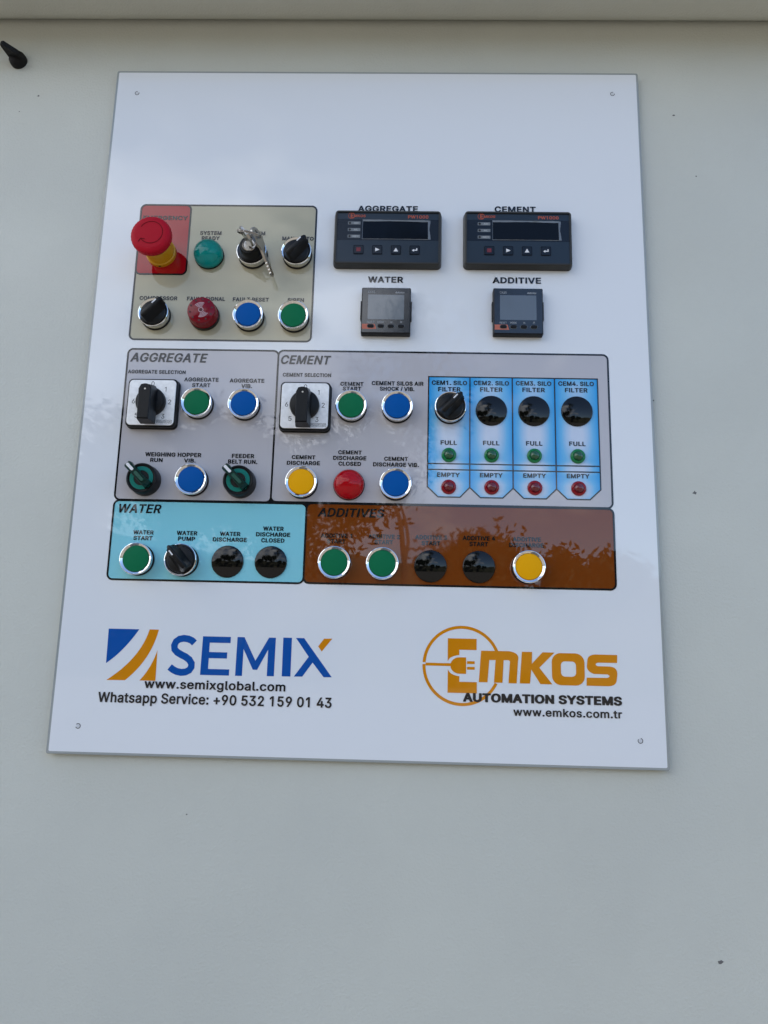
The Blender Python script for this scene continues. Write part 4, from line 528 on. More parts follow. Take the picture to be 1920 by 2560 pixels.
for k, (s, xc) in enumerate(SIL):
    d = .4 * k
    for tx, u, v, wd, c in (('CEM%d. SILO' % (k + 1), 352.4, 349.7, 33.8, 4.4), ('FILTER', 352.4, 343.2, 21.4, 4.4), ('FULL', 352.2, 290.3, 15.4, 4.3), ('EMPTY', 352.1, 259.1, 21.1, 4.25)):
        cap_on(s, tx, u + (0, 39.9, 80.1, 120.4)[k], v + d * .8, wd, c, origin=(xc, BV))
cap_on(SECT['wat'], 'WATER', 64.6, 221.3, 40.6, 8.4, 'bold', .2, name='title')
for s, u, v, wd in (('WATER', 70.1, 198.9, 19), ('START', 70.1, 193.5, 17.8), ('WATER', 110.8, 199, 19.1), ('PUMP', 110.8, 193.7, 15.9), ('WATER', 151, 199.1, 19), ('DISCHARGE', 151, 193.7, 31.7), ('WATER', 190.9, 204.8, 19), ('DISCHARGE', 190.9, 199.3, 31.6), ('CLOSED', 190.9, 193.8, 21.5)):
    cap_on(SECT['wat'], s, u, v, wd, 3.95)
cap_on(SECT['add'], 'ADDITIVES', 262.6, 221.2, 60.8, 8.2, 'bold', .2, name='title')
for s, u, v, wd in (('ADDITIVE 1', 249.6, 199.4, 29.1), ('START', 249.5, 194.2, 17), ('ADDITIVE 2', 293.5, 199.5, 29), ('START', 293.2, 194.3, 17), ('ADDITIVE 3', 336.7, 199.6, 29.2), ('START', 336.6, 194.2, 17.1), ('ADDITIVE 4', 380.5, 199.7, 29.8), ('START', 380.3, 194.3, 17), ('ADDITIVE', 424.2, 199.6, 25.9), ('DISCHARGE', 423.9, 194.2, 31.6)):
    cap_on(SECT['add'], s, u, v, wd, 3.95)

# ---- logos printed at the foot of the panel
def bez(p0, p1, p2, p3, n=12):
    return [tuple((1 - t) ** 3 * a + 3 * t * (1 - t) ** 2 * b + 3 * t * t * (1 - t) * c + t ** 3 * d for a, b, c, d in zip(p0, p1, p2, p3)) for t in [i / n for i in range(n + 1)]]
def curve3(p0, pm, p1, n=12):      # quadratic through pm
    c = tuple(2 * b - .5 * (a + d) for a, b, d in zip(p0, pm, p1))
    return [tuple((1 - t) ** 2 * a + 2 * t * (1 - t) * b + t * t * d for a, b, d in zip(p0, c, p1)) for t in [i / n for i in range(n + 1)]]
m = MB(); m.poly([[(45.9, 110.0)] + curve3((46.3, 79.3), (60.6, 92.2), (73.9, 110.0))], .1)
lg = m.build('company_logo', BLUEP, pan, 'blue and orange road shaped emblem with the word SEMIX')
m = MB(); m.poly([curve3((47.9, 64.5), (71.2, 85.6), (83.3, 110.1)) + curve3((91.8, 110.1), (82.4, 85.2), (64.8, 64.7))], .1); m.build('road_stripe', ORANGE, lg)
m = MB(); m.poly([[(92.3, 64.8), (91.9, 91.9)] + curve3((91.9, 91.7), (86.2, 77.0), (77.8, 64.8))[1:]], .1); m.build('road_stripe', ORANGE, lg)
def strokeloop(pts, hw):
    n = len(pts); l = []; r = []
    for i in range(n):
        a = Vector(pts[max(i - 1, 0)]); b = Vector(pts[min(i + 1, n - 1)]); d = (b - a).normalized(); nn = Vector((-d.y, d.x)) * hw
        p = Vector(pts[i]); l.append(tuple(p + nn)); r.append(tuple(p - nn))
    return l[::-1] + r
spine = [(124.9, 98.9), (122.6, 101.0), (119.2, 102.4), (115.0, 102.9), (111.2, 102.1), (108.2, 99.9), (106.8, 96.4), (107.4, 92.9), (109.9, 90.4), (113.6, 88.4), (117.6, 86.6), (121.3, 84.1), (123.6, 80.8), (123.6, 77.6), (121.8, 74.8), (118.6, 73.2), (114.6, 72.8), (110.4, 73.6), (107.0, 75.2), (104.1, 77.3)]
m = MB(); m.poly([strokeloop(spine, 3.05)], .12)
m.poly([[(131.9, 71.0), (157.9, 71.0), (157.9, 76.4), (138.8, 76.4), (138.8, 85.9), (155.2, 85.9), (155.2, 91.3), (138.8, 91.3), (138.8, 99.6), (157.6, 99.6), (157.6, 105.1), (132.3, 105.1)]], .12)
m.poly([[(163.4, 71.0), (163.6, 105.2), (169.9, 105.2), (180.9, 84.6), (192.2, 105.3), (198.3, 105.3), (198.2, 71.4), (191.8, 71.4), (191.9, 94.6), (182.9, 76.7), (179.0, 76.7), (169.7, 94.6), (169.6, 71.0)]], .12)
m.poly([[(205.2, 71.5), (213.0, 71.5), (212.8, 105.6), (205.0, 105.6)]], .12)
m.poly([[(216.0, 71.6), (223.6, 71.7), (232.3, 84.2), (242.6, 71.7), (249.9, 71.8), (223.8, 105.6), (216.4, 105.6), (228.6, 89.2)]], .12)
m.build('lettering', BLUEP, lg, 'lettering reading SEMIX')
m = MB(); m.poly([[(241.8, 105.5), (249.2, 105.7), (240.1, 94.1), (236.7, 98.5)]], .12); m.build('letter_arm', ORANGE, lg)
cap_on(pan, 'www.semixglobal.com', 145.9, 62.3, 126.4, 7.8, 'bold')
cap_on(pan, 'Whatsapp Service: +90 532 159 01 43', 146.4, 49.7, 208.6, 8.9, 'bold')
# second logo
m = MB(); cx, cy, ro, ri = 365.4, 84.8, 35.0, 32.3
a0, a1 = math.radians(176.5), math.radians(-318)
arc1 = [math.radians(176.3 - 153.5 * i / 60) for i in range(61)]      # over the top, down to the m
m.poly([[(cx + ro * math.cos(t), cy + ro * math.sin(t)) for t in arc1] + [(cx + ri * math.cos(t), cy + ri * math.sin(t)) for t in reversed(arc1)]], .1)
arc2 = [math.radians(179.0 + 155 * i / 70) for i in range(71)]
m.poly([[(cx + ro * math.cos(t), cy + ro * math.sin(t)) for t in arc2] + [(cx + ri * math.cos(t), cy + ri * math.sin(t)) for t in reversed(arc2)]], .1)
m.poly([[(333.2, 84.1), (356.4, 84.1), (356.4, 86.6), (333.2, 86.6)]], .1)
em = m.build('company_logo', ORANGE, pan, 'orange logo with a mains plug in a ring and the word EMKOS')
m = MB()
m.poly([[(352.8, 108.5), (352.8, 88.8)] + curve3((353.1, 88.6), (356.3, 92.1), (363.1, 93.9), 8) + [(363.1, 98.6), (378.5, 98.6), (378.5, 108.5)]], .14)
m.poly([[(352.8, 61.0), (378.7, 61.0), (378.7, 70.7), (363.2, 70.7), (363.2, 75.4)] + curve3((363.2, 75.5), (356.3, 77.5), (353.0, 81.6), 8)], .14)
m.poly([[(369.2, 77.6), (369.2, 92.0), (363.5, 92.0)] + [(363.2 + 8.0 * math.cos(math.radians(q)), 84.8 + 7.2 * math.sin(math.radians(q))) for q in range(90, 271, 15)]], .14)
for y in (86.3, 81.4): m.poly([[(370.0, y), (376.8, y), (376.8, y + 2.5), (370.0, y + 2.5)]], .14)
m.poly([[(380.4, 70.8), (388.1, 70.8), (389.8, 90.3), (395.3, 90.3), (393.8, 70.7), (401.3, 70.7), (402.5, 90.4)] + curve3((405.2, 90.5), (407.7, 89.9), (407.9, 87.5), 5) + [(406.6, 70.5), (413.8, 70.5)] + curve3((415.2, 90.0), (414.2, 95.8), (407.0, 98.4), 8) + [(382.5, 98.2)]], .16)
m.poly([[(416.5, 70.6), (425.6, 70.6), (426.8, 82.9), (434.7, 70.4), (445.3, 70.4), (434.0, 84.6), (447.6, 98.1), (437.0, 98.1), (427.4, 87.9), (427.8, 98.2), (418.7, 98.1)]], .16)
m.poly([rr(445.0, 69.9, 473.9, 97.8, 8, 6), rr(453.0, 77.4, 466.3, 90.7, 3.5, 4)], .16)
m.poly([[(503.0, 97.3), (502.6, 90.3), (486.0, 90.2)] + curve3((485.3, 90.1), (483.7, 88.7), (485.3, 87.2), 5) + [(496.0, 87.1)] + curve3((497.0, 87.0), (501.6, 84.6), (502.4, 79.0), 6) + curve3((502.0, 76.5), (500.0, 71.8), (494.5, 70.0), 6) + [(475.2, 70.0), (475.5, 77.0), (493.2, 77.2)] + curve3((494.0, 77.3), (495.6, 78.7), (493.8, 80.2), 5) + [(483.0, 80.3)] + curve3((481.8, 80.4), (476.8, 83.6), (476.1, 88.5), 6) + curve3((476.4, 91.5), (478.2, 95.6), (483.5, 97.3), 6)], .16)
m.build('lettering', ORANGE, em, 'lettering reading EMKOS')
cap_on(pan, 'AUTOMATION SYSTEMS', 436.1, 57.5, 139.3, 7.7, 'heavy')
cap_on(pan, 'www.emkos.com.tr', 458.0, 46.2, 94.8, 6.9, 'semi')

# ------------------------------------------------------------------ 22 mm control devices
def bezel_parts(r):
    m = MB(); m.lathe([(14.6, 0.2), (14.7, .6), (14.6, 1.7), (12, 1.7)]); m.build('gasket', RUBBER, r)
    m = MB(); m.lathe([(14.0, 1.7), (14.05, 2.2), (14.35, 8.4), (14.75, 8.9), (14.85, 9.5), (14.6, 10.1), (14.1, 10.35), (13.4, 10.0), (12.3, 9.1), (12.0, 8.9), (11.95, 6)], 96)
    m.build('bezel', CHROME, r, ang=25)
def pushbutton(u, v, m_, label, group):
    r = root('push_button', u, v, label, 'push button', group)
    bezel_parts(r)
    m = MB(); m.lathe([(11.8, 6), (11.8, 9.1), (11.6, 9.4), (11.2, 9.5), (0, 9.62)], 72); m.build('cap', m_, r)
    return r
GP = 'round push buttons with chrome bezels'
BT = {}
for key, m_, u, v, lab in (
    ('b', BLUEC, 156.6, 413.6, 'blue push button with chrome bezel under the caption FAULT RESET'),
    ('g', GREENC, 200.6, 413.3, 'green push button with chrome bezel under the caption SIREN'),
    ('y', YELLC, 215.7, 248.0, 'yellow push button with chrome bezel under CEMENT DISCHARGE in the grey section')):
    BT[key] = pushbutton(u, v, m_, lab, GP)
for key, u, v, lab in (
    ('g', 112.8, 323.4, 'green push button under AGGREGATE START, just right of the left cam switch'),
    ('b', 157.6, 323.0, 'blue push button under the caption AGGREGATE VIB.'),
    ('b', 113.0, 248.4, 'blue push button between the two green illuminated selectors under WEIGHING HOPPER VIB.'),
    ('g', 259.6, 322.9, 'green push button under CEMENT START, right of the right cam switch'),
    ('b', 303.1, 322.9, 'blue push button under CEMENT SILOS AIR SHOCK / VIB.'),
    ('b', 303.1, 248.0, 'blue push button under CEMENT DISCHARGE VIB., right of the red dome lamp'),
    ('g', 68.0, 173.1, 'green push button under WATER START in the light blue section'),
    ('g', 249.0, 173.6, 'green push button under ADDITIVE 1 START in the brown section'),
    ('g', 292.6, 173.6, 'green push button under ADDITIVE 2 START in the brown section'),
    ('y', 424.6, 173.4, 'yellow push button under ADDITIVE DISCHARGE in the brown section')):
    copy_thing(BT[key], u, v, lab, GP)

# black selectors
def selector(u, v, a, label, group):
    r = root('selector_switch', u, v, label, 'selector switch', group, a=a)
    bezel_parts(r)
    m = MB(); m.lathe([(11.9, 6), (11.9, 9.9), (11.6, 10.5), (11.0, 10.8), (0, 10.9)], 72)
    knob = m.build('knob', BPLAST, r)
    m = MB(); secs = []
    for y, b, h in ((-11.6, 2.0, 17.5), (-11.0, 3.4, 19.6), (-9.0, 4.6, 20.6), (0, 4.9, 21.0), (8, 4.7, 21.2), (11.6, 3.9, 21.2), (13.6, 2.8, 20.8), (14.6, 1.4, 19.8)):
        secs.append([(-b - 1.6, y, 10.6 if y < 11.7 else 13), (-b - .4, y, 13.0 if y < 11.7 else 14), (-b * .62, y, 17 if h > 19 else 16), (-b * .48, y, h - .5), (-b * .3, y, h), (b * .3, y, h), (b * .48, y, h - .5), (b * .62, y, 17 if h > 19 else 16), (b + .4, y, 13.0 if y < 11.7 else 14), (b + 1.6, y, 10.6 if y < 11.7 else 13)])
    n = len(secs[0]); vs = [p for s in secs for p in s]
    fs = [(k * n + i, k * n + (i + 1) % n, (k + 1) * n + (i + 1) % n, (k + 1) * n + i) for k in range(len(secs) - 1) for i in range(n)] + [tuple(reversed(range(n))), tuple(range((len(secs) - 1) * n, len(secs) * n))]
    fs = [tuple(reversed(f)) for f in fs]
    m.add(vs, fs); hd = m.build('handle', BPLAST, r, ang=40)
    m = MB(); m.lrr(-2.0, 4.2, -.8, 9.8, .58, [(0, 20.9), (0, 21.35)]); m.build('pointer_mark', WMARK, hd)
    return r
GS = 'black selector switches with chrome bezels'
s0 = selector(200.5, 480.6, -42, 'black selector switch under the caption MAN-AUTO at the upper right of the taupe section', GS)
copy_thing(s0, 64.2, 414.0, 'black selector switch under COMPRESSOR, below the emergency stop', GS, -44)
copy_thing(s0, 353.1, 323.0, 'black selector switch at the top of the CEM1. SILO drawing', GS, -44)
copy_thing(s0, 109.0, 173.1, 'black selector switch with its pointer turned left, under WATER PUMP', GS, 40)

# green illuminated selectors
TEALD = mat('smoked_green_lever', (.003, .028, .022), .22, 0, 0, .05, .28)
TEALB = mat('green_insert', (.003, .18, .15), .40, 0, 0, .03, .15)
GI = 'green illuminated selector switches'
r = root('illuminated_selector', 68.0, 247.9, 'green and black illuminated selector below WEIGHING HOPPER RUN, left of a blue button', 'selector switch', GI, a=45)
m = MB(); m.lathe([(14.7, .2), (14.8, 2.5), (14.4, 4.2), (14.2, 12.6), (13.8, 13.4), (13.1, 13.7), (12.2, 13.4), (11.6, 12.4), (0, 12.3)], 80); m.build('housing', BPLAST, r)
m = MB(); m.lathe([(11.0, 12.3), (10.9, 12.9), (7.2, 12.9), (7.0, 12.3)]); m.build('light_ring', TEALB, r)
m = MB()
bar = [(-10.8, 3.4, 12.6), (-10.3, 3.6, 17), (-8.5, 3.6, 20.0), (-2, 3.5, 21), (7, 3.2, 22), (12, 3.3, 22.4), (15.2, 3.5, 22.4), (16.4, 3.0, 22.0)]
secs = [[(-b - .5, y, 12.4 if y < 9 else 16), (-b, y, h - .8), (-b + .7, y, h), (b - .7, y, h), (b, y, h - .8), (b + .5, y, 12.4 if y < 9 else 16)] for y, b, h in bar]
n = 6; m.add([p for s in secs for p in s], [tuple(reversed((k * n + i, k * n + (i + 1) % n, (k + 1) * n + (i + 1) % n, (k + 1) * n + i))) for k in range(len(secs) - 1) for i in range(n)] + [tuple(range(n)), tuple(reversed(range((len(secs) - 1) * n, len(secs) * n)))])
lev = m.build('lever', TEALD, r)
m = MB(); m.lrr(-1.35, 7.2, 1.35, 15.9, 1.1, [(0, 22.0), (0, 22.65)]); m.build('pointer_mark', WMARK, lev)
m = MB(); m.lrr(-1.5, -6.5, 1.5, 5.2, 1.2, [(0, 21.0), (0, 21.95)]); m.build('light_window', mat('green_window', (.006, .075, .05), .25), lev)
copy_thing(r, 157.9, 247.4, 'green and black illuminated selector under FEEDER BELT RUN.', GI, 45)

# emergency stop
r = root('emergency_stop', 64.2, 481.4, 'red mushroom emergency stop button with yellow base on the red field', 'emergency button')
m = MB(); m.lathe([(14.8, .2), (14.9, 1), (14.8, 4.2), (14.3, 4.6), (13.9, 5.0), (13.6, 18.5), (13.2, 19), (10, 19)], 72); bs = m.build('yellow_base', YELB, r)
m = MB(); m.poly([[(-1.2, -14.95), (1.2, -14.95), (1.2, -13.2), (-1.2, -13.2)]], 0); m.v = [(x, -14.93, 1.2 + (y + 14.95) * 1.2) for x, y, z in m.v]; m.build('base_notch', RUBBER, bs)
m = MB(); m.lathe([(12.6, 18.9), (12.6, 26), (9, 26.2)]); m.build('green_band', TEALR, r)
hd_prof = [(8, 25.5), (13, 26.4), (18.0, 28.0), (19.3, 29.0), (19.7, 30.6), (19.6, 33.0), (19.1, 34.6), (17.8, 35.8), (15.0, 36.5), (14.0, 36.6), (0, 36.7)]
m = MB(); nn = 144; vs = []; fs = []
for k, (rad, w) in enumerate(hd_prof[:-1]):
    for i in range(nn):
        kn = .35 if (k in (4, 5) and i % 4 < 2) else (.15 if k in (3, 6) and i % 4 < 2 else 0)
        t_ = 2 * math.pi * i / nn; vs.append(((rad - kn) * math.cos(t_), (rad - kn) * math.sin(t_), w))
for k in range(len(hd_prof) - 2):
    for i in range(nn):
        j = (i + 1) % nn; fs.append((k * nn + i, k * nn + j, (k + 1) * nn + j, (k + 1) * nn + i))
fs.append(tuple((len(hd_prof) - 2) * nn + i for i in range(nn)))
m.add(vs, fs); hd = m.build('mushroom_head', REDC, r, ang=40)
m = MB(); arc = [math.radians(150 - 290 * i / 60) for i in range(61)]
m.poly([[(11.6 * math.cos(t) + .8, 11.6 * math.sin(t) + 1.4) for t in arc] + [(10.95 * math.cos(t) + .8, 10.95 * math.sin(t) + 1.4) for t in reversed(arc)]], 36.8)
e_ = (11.4 * math.cos(arc[-1]) + .8, 11.4 * math.sin(arc[-1]) + 1.4)
for dx, dy in ((3.9, -.9), (-2.2, -3.6)):
    p0 = Vector((e_[0] - .5, e_[1] + 1.0)); p1 = p0 + Vector((dx, dy)); d = (p1 - p0).normalized(); q = Vector((-d.y, d.x)) * .35
    m.poly([[tuple(p0 + q), tuple(p0 - q), tuple(p1 - q), tuple(p1 + q)]], 36.84)
m.build('engraved_arrow', REDG, hd)

# pilot lamps
TEALG = mat('green_lens', (.0, .36, .31), .06, 0, 0, .03, .32, .75, 1.40)
REDL = mat('red_lens', (.64, .004, .012), .08, 0, 0, .03, .26, .6, 1.40)
LINER = mat('lamp_reflector', (.75, .75, .76), .35)
def lamp(name, u, v, lens, label, group=None, prof=None, base=True):
    r = root(name, u, v, label, 'pilot lamp', group)
    if base:
        m = MB(); m.lathe([(14.7, .2), (14.7, 1.4), (13, 1.4)]); m.build('gasket', RUBBER, r)
    m = MB(); m.lathe([(13.2, 1.5), (13.0, 2.2), (5, 2.6), (0, 2.6)]); m.build('reflector', LINER, r)
    m = MB(); m.lathe(prof, 80); m.build('lens', lens, r)
    return r
lamp('pilot_lamp', 112.4, 479.4, TEALG, 'green dome pilot lamp under the caption SYSTEM READY', prof=[(14.3, 1.4), (14.4, 5.0), (14.0, 7.6), (12.6, 10.4), (10, 12.6), (6.5, 14.0), (3, 14.7), (0, 14.9), ])
lamp('pilot_lamp', 259.5, 247.6, REDL, 'red dome pilot lamp under the caption CEMENT DISCHARGE CLOSED', prof=[(14.2, 1.4), (14.2, 3.4), (13.4, 6.0), (11.4, 8.4), (8.2, 10.0), (4, 11.0), (0, 11.3)])

# buzzer
BUZB = mat('buzzer_red', (.19, .001, .010), .14, 0, .0, .04, .27)
BUZH = mat('buzzer_hole', (.05, .001, .004), .5)
BUZP = mat('buzzer_print', (.50, .36, .40), .5)
r = root('buzzer', 112.4, 414.2, 'round dark red alarm buzzer with sound wave print under FAULT SIGNAL', 'buzzer')
m = MB(); m.lathe([(14.75, .2), (14.8, 1), (14.7, 5.0), (12, 5.0)]); m.build('buzzer_base', BPLAST, r)
m = MB(); m.lathe([(14.4, 5.0), (14.3, 6.0), (13.9, 6.4), (13.6, 14.2), (13.2, 15.2), (12.4, 15.7), (0, 15.8)], 80); hd = m.build('buzzer_cap', BUZB, r)
m = MB(); m.poly([circ(0, 0, 2.5, 32), circ(0, 0, 1.9, 32)[::-1]], 15.9)
for c0, sgn in ((105, 1), (-65, 1)):
    for k in range(4):
        ra = 3.6 + 1.25 * k; da = 34 + 1.5 * k
        arc = [math.radians(c0 - da + 2 * da * i / 16) for i in range(17)]
        m.poly([[((ra + .33) * math.cos(t), (ra + .33) * math.sin(t)) for t in arc] + [((ra - .33) * math.cos(t), (ra - .33) * math.sin(t)) for t in reversed(arc)]], 15.9)
m.build('sound_wave_print', BUZP, hd)
m = MB(); m.poly([circ(0, 0, 1.4, 24)], 15.92)
for k in range(10):
    t = math.radians(36 * k + 12); m.poly([circ(10.8 * math.cos(t), 10.8 * math.sin(t), 1.0, 16)], 15.92)
m.build('sound_holes', BUZH, hd)

# key switch, its key, split ring and spare key
r = root('key_switch', 156.3, 480.3, 'chrome key switch with black collar under SYSTEM START', 'key switch')
bezel_parts(r)
m = MB(); m.lathe([(12, 6), (11.9, 9.4), (11.0, 10.4), (10.2, 12.5), (9.9, 19.4), (9.2, 20.6), (7, 20.9), (6.9, 20.2)], 72); m.build('collar', BPLAST, r)
m = MB(); m.lathe([(6.9, 19), (6.85, 21.0), (6.4, 21.5), (5.7, 21.3), (5.4, 20.8), (0, 20.8)]); cyl = m.build('lock_cylinder', STEEL, r)
m = MB(); m.lrr(-4.2, -.7, 4.2, .7, .3, [(0, 20.9)]); m.xform(Matrix.Rotation(math.radians(108), 4, 'Z')); m.build('keyhole', RUBBER, cyl)
def key_mesh(blade=24.0):
    """flat key in the x (width) / y (length) plane, bow up from y = 0, blade down"""
    bow = [(-2.6, 0), (-3.8, 2.5), (-7.6, 4.6), (-9.2, 8), (-9.4, 15), (-8.0, 19.5), (-4.6, 22.4), (0, 23.2), (4.6, 22.4), (8.0, 19.5), (9.4, 15), (9.2, 8), (7.6, 4.6), (3.8, 2.5), (2.6, 0)]
    bl = [(2.7, 0), (2.7, -blade + 2), (.8, -blade), (-1.2, -blade + 1)]
    yb = -blade + 3
    while yb < -blade * .45: bl += [(-2.4, yb), (-2.05, yb + 1.2), (-2.45, yb + 2.2)]; yb += 3.3
    bl += [(-2.7, -2.5), (-2.7, 0)]
    loop = [(x, y) for x, y in bow] + bl
    if area(loop) < 0: loop = loop[::-1]
    hole = circ(0, 17.5, 2.4, 20)[::-1]
    m = MB(); t = 1.1
    m.poly([loop, hole], t); k = len(m.v)
    m2 = MB(); m2.poly([loop, hole], -t); m.add(m2.v, [tuple(reversed(f)) for f in m2.f])
    m.loft([(loop, -t), (loop, t)], False, False); m.loft([(hole, -t), (hole, t)], False, False)
    return m
def place(m, origin, ydir, xdir):
    Y = Vector(ydir).normalized(); X = Vector(xdir); X = (X - Y * X.dot(Y)).normalized(); Zv = X.cross(Y)
    T = Matrix((X, Y, Zv)).transposed().to_4x4(); T.translation = Vector(origin)
    return m.xform(T)
kr = root('lock_key', 156.3, 480.3, 'steel key standing in the key switch with its bow towards the viewer', 'key', 'keys on the split ring')
m = key_mesh(8); place(m, (0, 0, 22.5), (0, 0, 1), (-.62, .78, 0)); m.build('key_blank', STEEL, kr, ang=30)
sr = root('split_ring', 156.3, 480.3, 'small steel split ring through the bows of both keys', 'key ring')
m = MB()
for q in range(2):
    cc = Vector((3.0, 1.5, 37.0 + q * .0)); e1 = Vector((1, -.12, -.28)).normalized(); e2 = Vector((.15, .30, -1)).normalized(); e2 = (e2 - e1 * e2.dot(e1)).normalized(); nn_ = e1.cross(e2)
    m.tube([tuple(cc + e1 * 11 * math.cos(t) + e2 * 8.5 * math.sin(t) + nn_ * (q * 1.3 - .6)) for t in [2 * math.pi * i / 48 for i in range(48)]], .62, 8, True)
m.build('ring_coil', STEEL, sr)
sk = root('spare_key', 156.3, 480.3, 'spare steel key hanging from the split ring beside the key switch', 'key', 'keys on the split ring')
m = key_mesh(26); place(m, (13.5, -7.0, 22.0), (-.38, .90, .30), (.34, .24, -.91)); m.build('key_blank', STEEL, sk, ang=30)

# blanking plugs
GB = 'black blanking plugs'
r = root('blanking_plug', 392.3, 322.3, 'glossy black blanking plug under CEM2. SILO FILTER', 'blanking plug', GB)
m = MB(); Rs = 66.0; m.lathe([(14.8, .2), (14.85, .8), (14.5, 1.5)] + [(14.0 * math.cos(math.radians(a)), 1.75 + (math.sqrt(Rs ** 2 - (14.0 * math.cos(math.radians(a))) ** 2) - math.sqrt(Rs ** 2 - 196))) for a in range(0, 90, 6)] + [(0, 1.75 + Rs - math.sqrt(Rs ** 2 - 196))], 96)
m.build('plug_cap', GLOSSB, r, ang=60)
for u, v, lab in ((432.5, 322.6, 'glossy black blanking plug under CEM3. SILO FILTER'), (472.9, 323.0, 'glossy black blanking plug under CEM4. SILO FILTER'),
                  (150.2, 173.2, 'glossy black blanking plug under WATER DISCHARGE'), (190.1, 173.6, 'glossy black blanking plug under WATER DISCHARGE CLOSED'),
                  (336.4, 172.9, 'glossy black blanking plug under ADDITIVE 3 START'), (380.4, 173.2, 'glossy black blanking plug under ADDITIVE 4 START')):
    copy_thing(r, u, v, lab, GB)

# small silo level lamps
GL2 = mat('small_green_lens', (.008, .30, .085), .06, 0, 0, .03, .5, .55, 1.45)
RL2 = mat('small_red_lens', (.42, .006, .018), .06, 0, 0, .03, .5, .55, 1.45)
GLI = mat('green_lens_core', (.004, .075, .024), .05, 0, .6, .03); RLI = mat('red_lens_core', (.13, .002, .008), .05, 0, .6, .03)
def small(u, v, lens, core, lab, grp):
    r = root('level_lamp', u, v, lab, 'indicator lamp', grp)
    m = MB(); m.lathe([(6.6, .2), (6.5, .5), (0, .5)]); m.build('reflector', LINER, r)
    m = MB(); m.lathe([(6.95, .2), (6.95, 1.2), (6.7, 1.8), (6.2, 2.1), (4.8, 2.2), (4.5, 2.0), (4.4, 1.0)], 48); m.build('lens_rim', lens, r)
    m = MB(); m.lathe([(4.4, 1.0), (4.4, 2.3), (4.0, 3.4), (3.0, 4.3), (1.6, 4.8), (0, 5.0)], 48); m.build('lens_dome', core, r)
    return r
for kind, lens, core, vv in (('green', GL2, GLI, 278.6), ('red', RL2, RLI, 247.8)):
    first = None
    for k, u in enumerate((352.4, 392.3, 432.3, 472.7)):
        lab = 'small %s level lamp under %s in the CEM%d. SILO drawing' % (kind, 'FULL' if kind == 'green' else 'EMPTY', k + 1)
        grp = 'small %s silo level lamps' % kind
        if first is None: first = small(u, vv - .4, lens, core, lab, grp)
        else: copy_thing(first, u, vv + .2 * (k - 1), lab, grp)

